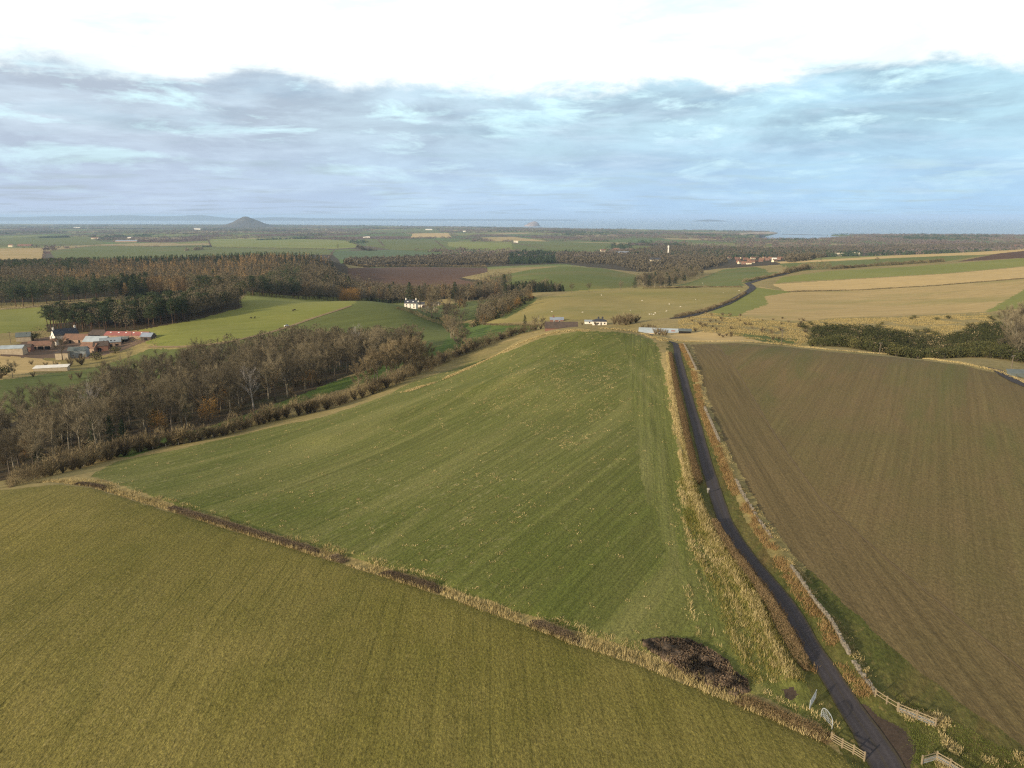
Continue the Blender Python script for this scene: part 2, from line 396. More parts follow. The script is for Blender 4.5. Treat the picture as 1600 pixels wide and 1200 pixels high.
TAN = (0.40, 0.28, 0.115)
M = {}
M['near_grass'] = field_mat("near_grass", (0.182, 0.162, 0.036), (0.258, 0.216, 0.062), (0.34, 0.28, 0.105), 0.6, 1.1, 1.60, 0.55, 0.20, 0.015, patch=(0.115, 0.120, 0.026), patch_amt=0.3, patch_scale=0.07, paniso=0.7, bump=1.0, bscale=2.8, fine=0.46, aniso=1.6, tram=0.6, tram_gap=5.3, tcol=(0.10, 0.095, 0.022), tw=0.11)
M['mid_grass'] = field_mat("mid_grass", (0.140, 0.160, 0.034), (0.198, 0.198, 0.056), (0.36, 0.32, 0.15), 0.55, 0.45, 1.05, 0.8, 0.30, 0.014, patch=(0.27, 0.25, 0.085), patch_amt=0.65, patch_scale=0.06, paniso=0.14, bump=0.9, bscale=2.2, fine=0.36, aniso=4, tram=0.5, tram_gap=6.5, tcol=(0.085, 0.10, 0.02), tw=0.16)
M['mid_headland'] = field_mat('headland_grass', (0.140, 0.160, 0.034), (0.198, 0.198, 0.056), (0.33, 0.28, 0.11), 0.55, 0.5, wang((1040, 600), (1075, 800)), 0.9, 0.36, 0.014, patch=(0.25, 0.235, 0.085), patch_amt=0.5, patch_scale=0.12, paniso=0.1, bump=0.9, bscale=1.9, fine=0.34, aniso=8)
M['plough'] = field_mat("ploughed_soil", (0.190, 0.136, 0.061), (0.164, 0.132, 0.051), (0.28, 0.21, 0.11), 0.4, 0.8, 1.04, 0.9, 0.18, 0.02, patch=(0.095, 0.115, 0.030), patch_amt=0.5, patch_scale=0.06, paniso=0.12, bump=0.8, bscale=1.8, tram=0.22, tram_gap=21, fine=0.28)
M['headland'] = field_mat("headland_soil", (0.182, 0.132, 0.060), (0.170, 0.130, 0.054), (0.26, 0.19, 0.10), 0.3, 0.8, wang((1150, 575), (1387, 871)), 0.9, 0.30, 0.02, bump=0.6, bscale=1.8, tram=0.15, tram_gap=30, fine=0.28)
M['verge'] = field_mat("verge_grass", (0.085, 0.098, 0.022), (0.145, 0.130, 0.040), TAN, 0.7, 0.8, 1.2, 1.2, 0.25, 0.08, patch=(0.19, 0.11, 0.05), patch_amt=0.45, patch_scale=0.09, bump=0.8, bscale=1.4, fine=0.35)
M['mud'] = field_mat('churned_mud', (0.062, 0.045, 0.034), (0.085, 0.062, 0.045), (0.10, 0.10, 0.04), 0.4, 0.8, 0.6, 1.0, 0.1, 0.08, bump=0.5, bscale=1.5, fine=0.25)
M['rough'] = field_mat("rough_grass", (0.28, 0.225, 0.085), (0.38, 0.29, 0.125), (0.12, 0.10, 0.045), 0.65, 0.22, 0.3, 3.0, 0.2, 0.02, patch=(0.17, 0.16, 0.05), patch_amt=0.5, patch_scale=0.02, bump=0.7, bscale=0.7, fine=0.3)
M['hill_pale'] = field_mat("pale_pasture", (0.27, 0.225, 0.068), (0.34, 0.27, 0.10), (0.16, 0.16, 0.045), 0.3, 0.12, wang((850, 490), (1100, 470), 380), 5.0, 0.12, 0.012, patch=(0.17, 0.18, 0.045), patch_amt=0.5, patch_scale=0.012, bump=0.4, bscale=0.6, fine=0.12)
M['hill_green'] = field_mat("hill_pasture", (0.190, 0.205, 0.044), (0.240, 0.238, 0.062), None, 0, 0.1, 0.3, 4.0, 0.12, 0.01, patch=(0.22, 0.22, 0.06), patch_amt=0.5, patch_scale=0.010, bump=0.3, bscale=0.5, fine=0.12)
M['hill_deep_shaded'] = field_mat("deep_shaded_pasture", (0.112, 0.134, 0.036), (0.140, 0.156, 0.045), (0.17, 0.17, 0.06), 0.3, 0.12, 0.9, 4.0, 0.18, 0.012, bump=0.35, bscale=0.5, fine=0.15)  # deep green grass; also carries the painted shade of the hill flank
M['valley_green'] = field_mat("valley_grass", (0.080, 0.128, 0.024), (0.105, 0.145, 0.030), None, 0, 0.1, 0.6, 4.0, 0.08, 0.02, bump=0.3, bscale=0.6, fine=0.12)
M['stubble'] = field_mat("stubble", (0.43, 0.31, 0.125), (0.49, 0.355, 0.155), (0.25, 0.19, 0.08), 0.3, 0.12, wang((1230, 485), (1560, 465), 350), 4.5, 0.20, 0.01, patch=(0.20, 0.20, 0.05), patch_amt=0.6, patch_scale=0.009, bump=0.3, bscale=0.4, aniso=7, fine=0.12)
M['stubble_pale'] = field_mat("pale_stubble", (0.50, 0.36, 0.15), (0.55, 0.395, 0.175), None, 0, 0.1, wang((1230, 446), (1560, 425), 500), 5.0, 0.16, 0.008, bump=0.2, bscale=0.3, fine=0.1)
M['deep_strip'] = M['hill_deep_shaded']
M['red_soil'] = field_mat("red_soil", (0.105, 0.060, 0.038), (0.130, 0.076, 0.048), None, 0, 0.1, 0.05, 6.0, 0.2, 0.006, patch=(0.15, 0.085, 0.05), patch_amt=0.4, patch_scale=0.006, bump=0.2, bscale=0.3, fine=0.1)
M['winter_crop'] = field_mat("winter_crop", (0.118, 0.142, 0.036), (0.150, 0.168, 0.048), None, 0, 0.1, 0.1, 8.0, 0.10, 0.004, patch=(0.20, 0.155, 0.06), patch_amt=0.5, patch_scale=0.010, bump=0.2, bscale=0.2, fine=0.08)
M['blue_crop'] = field_mat("leafy_crop", (0.095, 0.135, 0.060), (0.115, 0.150, 0.068), None, 0, 0.1, 0.1, 8.0, 0.08, 0.004, bump=0.1, bscale=0.2, fine=0.08)
M['lime_field'] = field_mat("lime_pasture", (0.175, 0.210, 0.045), (0.25, 0.25, 0.075), None, 0, 0.1, 0.2, 12.0, 0.08, 0.004, bump=0.1, bscale=0.2, fine=0.08)
M['yard'] = field_mat("farm_yard", (0.19, 0.125, 0.085), (0.14, 0.095, 0.065), (0.28, 0.22, 0.16), 0.4, 0.3, 0.2, 2.0, 0.1, 0.05, bump=0.3, bscale=1.0, fine=0.2)
M['wood_floor'] = field_mat("woodland_floor", (0.060, 0.045, 0.026), (0.085, 0.062, 0.034), None, 0, 0.3, 0.2, 2.0, 0.1, 0.05, patch=(0.05, 0.06, 0.02), patch_amt=0.6, patch_scale=0.05, bump=0.5, bscale=1.0, fine=0.3)
M['sand'] = field_mat("sand_flats", (0.42, 0.33, 0.22), (0.36, 0.28, 0.19), None, 0, 0.3, 0.2, 20.0, 0.1, 0.001, bump=0.0, bscale=0.1, fine=0.05)
def patchwork():
    m, t, b = newmat("farmland_patchwork")
    g = t.n('ShaderNodeNewGeometry').outputs['Position']
    mp = t.mapping(g, (0.0030, 0.0018, 0), 0.25)
    v = t.n('ShaderNodeTexVoronoi'); v.feature = 'F1'; v.distance = 'MINKOWSKI'; v.inputs['Exponent'].default_value = 4.0
    t.l(mp, v.inputs['Vector']); v.inputs['Scale'].default_value = 1.0; v.inputs['Randomness'].default_value = 0.8
    s = t.n('ShaderNodeSeparateXYZ'); t.l(v.outputs['Color'], s.inputs[0])
    cr = t.ramp(s.outputs[0], [(0.0, (0.12, 0.150, 0.045)), (0.2, (0.20, 0.205, 0.065)), (0.34, (0.12, 0.10, 0.065)), (0.46, (0.34, 0.27, 0.13)),
                               (0.6, (0.12, 0.17, 0.05)), (0.72, (0.13, 0.075, 0.05)), (0.8, (0.20, 0.21, 0.07)), (0.92, (0.11, 0.15, 0.06))], 'CONSTANT')
    n = t.noise(g, 0.006, 5, 0.6)
    col = t.mix(1.0, cr, t.ramp(n, [(0.3, 0.85), (0.7, 1.12)]), 'MULTIPLY')
    e = t.n('ShaderNodeTexVoronoi'); e.feature = 'DISTANCE_TO_EDGE'; t.l(mp, e.inputs['Vector']); e.inputs['Randomness'].default_value = 0.8
    col = t.mix(t.ramp(e.outputs['Distance'], [(0.0, 0.75), (0.03, 0.0)]), col, (0.07, 0.055, 0.04))
    t.l(col, b.inputs['Base Color']); b.inputs['Specular IOR Level'].default_value = 0.05
    return m
M['farmland'] = patchwork()
def road_mat():
    m, t, b = newmat("worn_asphalt")
    uv = t.n('ShaderNodeUVMap').outputs[0]
    g = t.n('ShaderNodeNewGeometry').outputs['Position']
    s = t.n('ShaderNodeSeparateXYZ'); t.l(uv, s.inputs[0])
    c = t.math('ABSOLUTE', t.math('SUBTRACT', s.outputs[0], 0.5))
    n = t.noise(g, 1.3, 5, 0.65)
    cc = t.math('ADD', c, t.math('MULTIPLY', t.math('SUBTRACT', n, 0.5), 0.14))
    base = t.mix(t.noise(g, 0.25, 4), (0.040, 0.036, 0.039), (0.064, 0.057, 0.060))
    base = t.mix(t.ramp(cc, [(0.0, 0.55), (0.06, 0.0), (0.37, 0.0), (0.46, 1.0)]), base, (0.060, 0.050, 0.034))
    base = t.mix(t.ramp(cc, [(0.15, 0.0), (0.22, 0.4), (0.3, 0.0)]), base, (0.080, 0.072, 0.075))
    base = t.mix(1.0, base, t.ramp(t.noise(g, 4.0, 4, 0.7), [(0.25, 0.75), (0.75, 1.2)]), 'MULTIPLY')
    t.l(base, b.inputs['Base Color']); b.inputs['Roughness'].default_value = 0.9; b.inputs['Specular IOR Level'].default_value = 0.12
    return m
M['road'] = road_mat()
M['track'] = field_mat("dirt_track", (0.27, 0.20, 0.11), (0.22, 0.155, 0.085), None, 0, 0.3, 0, 2.0, 0.1, 0.05, bump=0.3, bscale=1.0, fine=0.2)

# ------------------------------------------------------------------ ditches and banks cut into the terrain
DITCH_PX = [(60, 752), (90, 750), (150, 757), (260, 790), (400, 832), (520, 868), (690, 920), (830, 970), (900, 997), (1000, 1027), (1100, 1068), (1200, 1108), (1290, 1147), (1345, 1180)]
DITCH = pline(DITCH_PX)
ROAD_PX = [(1052, 536), (1060, 560), (1073, 610), (1087, 660), (1100, 710), (1115, 760), (1130, 805), (1147, 837), (1168, 868), (1198, 905), (1233, 950), (1262, 1000), (1295, 1050), (1327, 1100), (1361, 1150), (1391, 1200), (1420, 1250), (1455, 1310)]
_r = pline(ROAD_PX, step=400)
_top = _r[0]
ROAD_W = [tuple(p) for p in cat_rom([W(1024, 318), (_top[0] - 6.0, _top[1] + 14.0)] + _r, 8)]
ROAD_UP = _r
WALL_PX = [(1068, 539), (1087, 577), (1101, 637), (1123, 691), (1140, 735), (1157, 770), (1187, 818), (1222, 868), (1247, 905), (1275, 947), (1300, 977), (1317, 1010), (1332, 1036), (1360, 1077), (1368, 1090)]
WALL = pline(WALL_PX)
BANK = pline([(1040,552),(1049,610),(1058,660),(1066,710),(1078,760),(1095,805),(1118,850),(1150,895),(1176,940),(1195,985),(1218,1030),(1242,1068)])
RIDGE = pline([(520,682),(620,648),(700,618),(780,597),(850,580),(960,553),(1030,536)])
CUT += [(RIDGE, 7.0, 0.9), (DITCH, 1.6, -0.35), (ROAD_W, 2.0, -0.25), (BANK, 1.2, 0.4), (WALL, 1.0, 0.3)]

# ------------------------------------------------------------------ fields: (key, object name, polygon in photo pixels, first distance)
def edge_between(a, b): return a + b
FIELDS = [
 # far plain
 ('sand', 'beach', [(1150,364),(1205,362.2),(1216,364.5),(1160,367.5)], 4500),
 ('blue_crop', 'field', [(520,393),(612,390),(690,396),(682,405),(520,405)], 1900),
 ('winter_crop', 'field', [(78,392),(150,384),(320,386),(512,389),(520,400),(512,404),(330,402),(90,410)], 1700),
 ('lime_field', 'field', [(325,374),(430,372),(540,376),(568,386),(520,389),(330,386)], 2300),
 ('stubble', 'field', [(-100,390),(70,387),(68,406),(-100,406)], 1700),
 ('winter_crop', 'field', [(0,372),(140,370),(165,381),(70,385),(0,386)], 2500),
 ('winter_crop', 'field', [(570,373),(690,376),(760,384),(700,392),(610,390),(572,384)], 2400),
 ('stubble_pale', 'field', [(645,365),(700,364),(706,371),(642,371)], 3500),
 ('lime_field', 'field', [(700,378),(850,378),(880,385),(760,392),(700,385)], 2600),
 ('stubble', 'field', [(750,371),(800,370),(860,377),(770,377)], 3500),
 ('winter_crop', 'field', [(800,376),(960,380),(945,394),(860,396),(800,392)], 2300),
 ('winter_crop', 'field', [(985,383),(1110,389),(1090,396),(990,398)], 2100),
 ('winter_crop', 'field', [(590,359),(680,358),(690,364),(560,364)], 5000),
 # hills in the middle distance
 ('wood_floor', 'woodland_floor', [(-300,478),(60,472),(200,462),(380,458),(560,470),(820,466),(830,452),(700,430),(560,432),(520,398),(400,398),(200,405),(0,412),(-300,415)], 600),
 ('wood_floor', 'woodland_floor', [(540,417),(760,417),(880,412),(1000,428),(1050,440),(1120,420),(1240,412),(1250,398),(1100,392),(900,398),(700,398),(540,404)], 1280),
 ('red_soil', 'ploughed_field', [(543,419),(640,417),(762,418),(762,425),(715,435),(735,440),(765,450),(790,462),(700,470),(560,466),(545,445)], 820),
 ('winter_crop', 'grass_field', [(765,434),(830,421),(880,416),(940,419),(1003,431),(998,441),(985,449),(930,453),(870,461),(830,461),(790,447)], 780),
 ('winter_crop', 'grass_field', [(1046,449),(1080,440),(1110,429),(1130,421),(1180,417),(1215,425),(1228,430),(1190,436),(1160,443),(1165,448),(1100,450)], 760),
 ('stubble_pale', 'stubble_field', [(1212,409),(1300,405),(1400,399),(1500,394),(1600,389),(1760,380),(1760,386),(1600,395),(1400,404),(1300,409),(1220,412)], 900),
 ('winter_crop', 'grass_field', [(1215,412),(1300,408),(1400,403),(1500,399),(1540,399),(1480,408),(1400,414),(1300,420),(1240,424)], 880),
 ('red_soil', 'ploughed_field', [(1495,409),(1560,396),(1600,392),(1760,383),(1760,396),(1600,403)], 880),
 ('hill_green', 'grass_field', [(1222,433),(1300,423),(1400,418),(1500,411),(1600,403),(1760,394),(1760,408),(1600,416),(1480,427),(1340,435),(1240,440),(1210,443)], 700),
 ('stubble_pale', 'stubble_field', [(1206,444),(1340,436),(1480,428),(1600,417),(1760,407),(1760,425),(1600,435),(1450,446),(1340,453),(1230,456)], 560),
 ('stubble', 'stubble_field', [(1188,448),(1235,457),(1340,454),(1460,447),(1600,436),(1760,426),(1760,486),(1600,478),(1560,486),(1500,489),(1400,494),(1300,497),(1240,504),(1150,500),(1110,489),(1150,470)], 390),
 ('hill_pale', 'grass_field', [(750,508),(850,500),(960,498),(1010,500),(1050,496),(1108,482),(1146,465),(1166,450),(1165,447),(1100,447),(1000,448),(900,454),(870,462),(840,464),(800,484)], 396),
 ('hill_green', 'grass_field', [(205,520),(240,508),(300,495),(380,466),(385,455),(450,462),(600,466),(570,473),(540,480),(450,509),(390,528),(300,540),(250,543),(225,535)], 385),
 ('hill_deep_shaded', 'grass_field', [(570,466),(640,470),(662,488),(700,506),(712,520),(700,545),(660,556),(600,565),(500,575),(400,590),(300,600),(230,590),(235,545),(300,545),(352,535),(450,510),(540,481)], 300),  # flank turned from the sun, its shade put into a darker green
 ('hill_green', 'grass_field', [(-300,492),(0,484),(60,480),(200,467),(210,470),(120,505),(75,516),(0,521),(-300,530)], 420),
 ('stubble_pale', 'stubble_field', [(-100,556),(40,553),(100,570),(80,576),(0,590),(-100,600)], 280),
 ('hill_deep_shaded', 'rough_slope', [(-120,600),(20,592),(70,584),(130,578),(190,562),(235,545),(300,545),(300,600),(200,620),(100,630),(0,650),(-120,660)], 240),
 ('yard', 'farm_yard', [(0,546),(50,530),(100,522),(190,527),(230,532),(190,548),(140,560),(60,560),(0,556)], 330),
 ('hill_deep_shaded', 'scrub_slope', [(655,482),(740,470),(830,461),(840,468),(815,484),(790,498),(735,500),(700,505),(670,494)], 440),
 ('hill_green', 'grass_field', [(1106,489),(1140,475),(1165,459),(1180,449),(1198,451),(1238,456),(1195,463),(1200,475),(1165,487),(1150,496),(1125,494)], 390),
 ('hill_green', 'grass_field', [(1538,488),(1570,470),(1600,452),(1760,418),(1760,488),(1600,481)], 390),
 ('stubble_pale', 'pale_grass', [(1045,524),(1060,520),(1100,518),(1150,524),(1190,534),(1080,535),(1050,532)], 270),
 ('deep_strip', 'grass_strip', [(1140,519),(1180,522),(1245,530),(1240,538),(1195,534),(1150,523)], 285),
 # valley floor
 ('valley_green', 'valley_meadow', [(715,503),(760,508),(840,508),(835,516),(780,527),(745,537),(700,551),(640,562),(600,592),(560,602),(520,612),(400,652),(340,672),(280,690),(200,715),(170,712),(100,720),(60,700),(200,680),(330,650),(440,620),(560,585),(630,552),(690,540)], 150),
]
WOOD_VALLEY = wpoly([(-150,150),(40,158),(150,168),(235,188),(330,205),(400,225),(450,243),(530,275),(600,303),(655,330),(660,350),(620,375),(540,382),(450,372),(400,352),(300,325),(200,290),(130,258),(60,242),(0,232),(-150,225)])
NEAR_FIELDS = [
 ('mid_grass', 'grass_field', [(140,744),(160,748),(260,783),(400,824),(520,861),(690,912),(830,960),(900,986),(1000,1015),(1100,1052),(1200,1090),(1262,1122),(1285,1128),(1290,1100),(1262,1070),(1235,1040),(1205,1000),(1175,950),(1145,905),(1110,850),(1088,800),(1070,750),(1056,690),(1046,630),(1040,590),(1030,548),(1018,532),(995,523),(960,518),(900,518),(850,527),(815,541),(785,553),(745,564),(700,579),(650,595),(600,619),(550,637),(500,653),(450,662),(400,674),(350,685),(280,702),(225,712),(180,722)]),
 ('mid_headland', 'grass_field', [(962,518),(980,560),(988,640),(1000,740),(1025,830),(1065,910),(1120,990),(1180,1060),(1240,1112),(1262,1122),(1285,1128),(1290,1100),(1262,1070),(1235,1040),(1205,1000),(1175,950),(1145,905),(1110,850),(1088,800),(1070,750),(1056,690),(1046,630),(1040,590),(1030,548),(1018,532),(995,523)]),
 ('near_grass', 'grass_field', [(-400,790),(-200,775),(0,766),(90,757),(150,763),(260,797),(400,838),(520,875),(690,928),(830,978),(900,1005),(1000,1037),(1100,1076),(1200,1117),(1290,1158),(1345,1192),(1375,1230),(1420,1300),(1460,1500),(1500,2600),(-1800,2600),(-1400,900)]),
 ('plough', 'ploughed_field', [(1080,538),(1150,536),(1220,541),(1300,550),(1400,558),(1500,570),(1560,583),(1600,600),(1760,650),(2200,770),(2300,1400),(1760,1290),(1620,1182),(1520,1112),(1440,1052),(1380,1002),(1330,955),(1290,918),(1260,888),(1236,862),(1204,818),(1172,770),(1150,725),(1132,687),(1110,637),(1096,590)]),
 ('headland', 'ploughed_field', [(1080,538),(1122,538),(1152,577),(1215,683),(1285,781),(1387,871),(1500,965),(1600,1045),(1760,1160),(1760,1290),(1620,1182),(1520,1112),(1440,1052),(1380,1002),(1330,955),(1290,918),(1260,888),(1236,862),(1204,818),(1172,770),(1150,725),(1132,687),(1110,637),(1096,590)]),
]
POLYS = [(k, n, ppoly(p, ym)) for k, n, p, ym in FIELDS]
BELT = ppoly([(72,518),(72,507),(200,494),(290,482),(372,466),(380,480),(300,501),(260,508),(210,517),(120,520)], 420)
POLYS += [('wood_floor', 'woodland_floor', BELT), ('wood_floor', 'woodland_floor', WOOD_VALLEY)]
POLYS += [(k, n, ppoly(p, 25, 14)) for k, n, p in NEAR_FIELDS]
SEA_POLYS.append(ppoly([(-3000,349),(-200,349),(200,350.5),(420,351),(560,352),(800,355),(900,357),(1100,359.5),(1200,361),(1215,363.5),(1205,366),(1330,366.5),(1420,366),(1600,367.5),(1800,368),(4500,369),(4500,341),(-3000,341)], 6000))
SEA_POLYS.append(ppoly([(1100,371.5),(1180,369),(1215,364),(1330,367.5),(1345,369),(1270,373),(1200,374.5),(1130,374.5)], 4300))

# ------------------------------------------------------------------ ground sheet, split where the land use changes
def rows():
    ys = [-55.0]
    while ys[-1] < 44: ys.append(ys[-1] + (3.0 if ys[-1] < 34 else 0.8))
    while ys[-1] < 66000:
        y = ys[-1]; ys.append(y + min(max(0.0017 * y * y / 45.0, 0.11), (0.0055 if y < 3000 else 0.011) * y))
    return np.array(ys)
RY = rows()
RU = np.concatenate([np.linspace(-1.25, -0.74, 50)[:-1], np.linspace(-0.74, 0.74, 1060), np.linspace(0.74, 1.25, 50)[1:]])
GX = RU[None, :] * (RY[:, None] + 60.0); GY = np.broadcast_to(RY[:, None], GX.shape).copy()
GZ = H(GX, GY)
cx = (GX[:-1, :-1] + GX[1:, 1:]) / 2; cy = (GY[:-1, :-1] + GY[1:, 1:]) / 2
# ragged the edges a little so that no boundary is ruled
jx = (fbm(cx / 2.5, cy / 2.5, 3) - 0.5) * 1.6 * np.clip(cy / 150, 0.6, 3); jy = (fbm(cx / 2.5 + 50, cy / 2.5, 3) - 0.5) * 1.6 * np.clip(cy / 150, 0.6, 3)
cls = np.zeros(cx.shape, int)
cls[cy > 1350] = 1
for i, (k, n, p) in enumerate(POLYS): cls[inpoly(cx + jx, cy + jy, p)] = i + 2
rd = np.full(cx.shape, 1e9); nearm = (cy < 330)
rd[nearm] = seg_dist(cx[nearm], cy[nearm], ROAD_W)
vg = (rd + jx < 3.2) & (cy < 262)
corner = inpoly(cx + jx, cy + jy, ppoly([(1240,1068),(1290,1040),(1262,960),(1246,915),(1262,888),(1292,918),(1332,955),(1382,1002),(1442,1052),(1522,1112),(1620,1182),(1760,1260),(1700,1500),(1300,1500),(1380,1240),(1345,1186),(1285,1140)]))
cls[corner & (cls != len(POLYS) - 2)] = -1
cls[vg] = -1
cls[inpoly(cx + jx * .5, cy + jy * .5, ppoly([(1338,1100),(1350,1098),(1372,1118),(1408,1138),(1430,1160),(1425,1200),(1440,1250),(1400,1250),(1380,1170)], 25, 8))] = -2
cls[inpoly(cx + jx * .4, cy + jy * .4, ppoly([(1222,1078),(1240,1077),(1248,1086),(1240,1094),(1230,1092)], 25, 4))] = -2
V3 = np.stack([GX, GY, GZ], -1).reshape(-1, 3)
nc = GX.shape[1]; ii, jj = np.meshgrid(np.arange(GX.shape[0] - 1), np.arange(nc - 1), indexing='ij')
Q = np.stack([ii * nc + jj, ii * nc + jj + 1, (ii + 1) * nc + jj + 1, (ii + 1) * nc + jj], -1).reshape(-1, 4)
cf = cls.reshape(-1)
def ground_part(ids, name, mat):
    sel = np.isin(cf, ids)
    if not sel.any(): return
    q = Q[sel]; u, inv = np.unique(q, return_inverse=True)
    me = mesh_np(name, V3[u], inv.reshape(-1, 4), [mat], smooth=True)
    return tag(link(name, me), kind='structure')
ground_part([0], 'rough_pasture', M['rough'])
ground_part([1], 'farmland', M['farmland'])
ground_part([-1], 'road_verge', M['verge'])
ground_part([-2], 'bare_earth', M['mud'])
for i, (k, n, p) in enumerate(POLYS): ground_part([i + 2], n, M[k])
print('ground', V3.shape, 'classes', len(POLYS), round(time.time() - T0, 1))
del V3, Q

# ------------------------------------------------------------------ sea, far coast, islands
def sea_mat():
    m, t, b = newmat("sea_water")
    g = t.n('ShaderNodeNewGeometry').outputs['Position']
    n = t.noise(t.mapping(g, (0.35, 1, 1), 0.1), 0.0012, 7, 0.6)
    b.inputs['Roughness'].default_value = 0.38; b.inputs['Specular IOR Level'].default_value = 0.5
    t.l(t.mix(n, (0.10, 0.19, 0.30), (0.17, 0.28, 0.40)), b.inputs['Base Color'])
    return m
me = mesh_np('sea', [(-120000, 3600, SEA), (120000, 3600, SEA), (120000, 125000, SEA), (-120000, 125000, SEA)], [(0, 1, 2, 3)], [sea_mat()])
tag(link('sea', me), kind='structure')
def ridge(name, px0, px1, Y, prof, depth, mat, base=SEA - 5, n=120):
    """a hill range at distance Y whose skyline follows prof(px) in photo rows"""
    pxs = np.linspace(px0, px1, n); V = []; Fq = []; m = 7
    for i, p in enumerate(pxs):
        zt = -Y * slope(prof(p)); x = (p - 800) / F * (Y * CT)
        for k in range(m):
            t = k / (m - 1) * 2 - 1; h = max(0, math.cos(t * math.pi / 2)) ** 0.8
            yy = Y + t * depth
            V.append((x * yy / Y, yy, base + (zt - base) * h * (1 + 0.12 * (fbm(np.array(i * .4), np.array(k * .9), 3) - .5) * (k != m // 2))))
    for i in range(n - 1):
        for k in range(m - 1): Fq.append((i * m + k, (i + 1) * m + k, (i + 1) * m + k + 1, i * m + k + 1))
    return tag(link(name, mesh_np(name, V, Fq, [mat], smooth=True)), kind='structure')
hillm = simple("far_hill_grass", (0.075, 0.085, 0.055), (0.055, 0.055, 0.045), 0.0015)
def fife(p):
    e = min(1, max(0, (590 - p) / 120)) * min(1, max(0, (p + 500) / 100))
    top = 338.0 + 1.2 * math.sin(p / 47) + 0.8 * math.sin(p / 19 + 1) + max(0, (p - 330) / 55)
    top -= 1.9 * math.exp(-((p - 312) / 22) ** 2) + 1.6 * math.exp(-((p - 120) / 40) ** 2)
    return 342.5 - (342.5 - top) * e if top < 342.5 else 342.4
ridge('far_hills', -480, 900, 30000, lambda p: min(fife(p), 341.4) if p < 560 else 341.4 + (p - 560) / 340 * 1.8, 2500, hillm)
def cone_hill(name, px, Y, prof, mat, n=48, m=14, squash=1.0, rough=6.0, base=None):
    """profile: list of (dx in photo pixels from px, photo row) across the skyline"""
    d = Y * CT; xc = (px - 800) / F * d; V = []; Fq = []
    L = [(abs(a) / F * d, -Y * slope(b)) for a, b in prof if a <= 0][::-1]; R = [(a / F * d, -Y * slope(b)) for a, b in prof if a >= 0]
    for k in range(m + 1):
        for j in range(n):
            th = 2 * math.pi * j / n; wr = (1 + math.cos(th)) / 2
            t = k / m
            rl = t * L[-1][0]; rr = t * R[-1][0]
            zl = np.interp(rl, [q[0] for q in L], [q[1] for q in L]); zr = np.interp(rr, [q[0] for q in R], [q[1] for q in R])
            r = rl * (1 - wr) + rr * wr; z = zl * (1 - wr) + zr * wr
            r *= 1 + 0.10 * (fbm(np.array(math.cos(th) * 2 + 9), np.array(math.sin(th) * 2 + k * .5), 3) - .5)
            z += (fbm(np.array(math.cos(th) * 3 + 5), np.array(math.sin(th) * 3 + k * .7), 3) - .5) * rough * (0 < k)
            if k == m and base is not None: z = base
            V.append((xc + r * math.cos(th), Y + r * math.sin(th) * squash, z))
    for k in range(m):
        for j in range(n): Fq.append((k * n + j, (k + 1) * n + j, (k + 1) * n + (j + 1) % n, k * n + (j + 1) % n))
    return tag(link(name, mesh_np(name, V, Fq, [mat], smooth=True)), kind='structure')
lawm = simple("law_grass_and_rock", (0.105, 0.085, 0.055), (0.060, 0.050, 0.040), 0.012)
cone_hill('conical_hill', 383, 11000, [(-46,355.5),(-36,352.6),(-27,349.7),(-20,347.2),(-14,344.4),(-8,341),(-3,338.7),(0,338.2),(5,339),(11,341.8),(18,345),(25,347.8),(33,350.2),(42,353),(54,355.8)], lawm, base=-185, rough=14)
rockm = simple("pale_cliff_rock", (0.33, 0.28, 0.27), (0.17, 0.14, 0.14), 0.02)
cone_hill('rock_island', 833, 13000, [(-15,352.5),(-11,351),(-6,348),(-3,347),(0,346),(3,345.6),(7,347.2),(9.5,350),(11.5,354.5)], rockm, base=SEA - 4, rough=10, squash=0.7)
cone_hill('low_island', 1108, 24000, [(-28,345.8),(-15,343.9),(0,342.9),(12,343.4),(30,345.8)], hillm, base=SEA - 4, squash=0.4, rough=4)
# breakers along the shore
foam = simple("surf_foam", (0.82, 0.85, 0.88), (0.7, 0.75, 0.8), 0.01)
_fb = []
_R = random.Random(3)
for (x0, y0, x1, y1, n) in [(940,358.6,1000,359.2,5),(1215,362,1300,364.5,9),(1290,363.2,1420,366,12),(1420,365.6,1600,367.2,10),(1225,363.8,1270,365.6,5)]:
    for k in range(n):
        t = _R.random(); p = x0 + (x1 - x0) * t; q = y0 + (y1 - y0) * t - _R.random() * 1.2
        Yc = -SEA / slope(q); d = Yc * CT - SEA * ST; L = _R.uniform(2.5, 14)
        pts = [((p + L * (s / 6 - .5) - 800) / F * d, Yc + _R.uniform(-12, 12)) for s in range(7)]
        wd = _R.uniform(8, 26)
        b = len(_fb)
        _fb += [(x, y - wd * math.sin(math.pi * (s + .3) / 6.6), SEA + 0.4) for s, (x, y) in enumerate(pts)] + [(x, y + wd * math.sin(math.pi * (s + .3) / 6.6), SEA + 0.4) for s, (x, y) in enumerate(pts)]
_ff = []
for c in range(len(_fb) // 14): _ff += [(c * 14 + s, c * 14 + s + 1, c * 14 + s + 8, c * 14 + s + 7) for s in range(6)]
tag(link('surf', mesh_np('surf', _fb, _ff, [foam])), 'white breakers along the sandy shore', 'surf', kind='stuff')
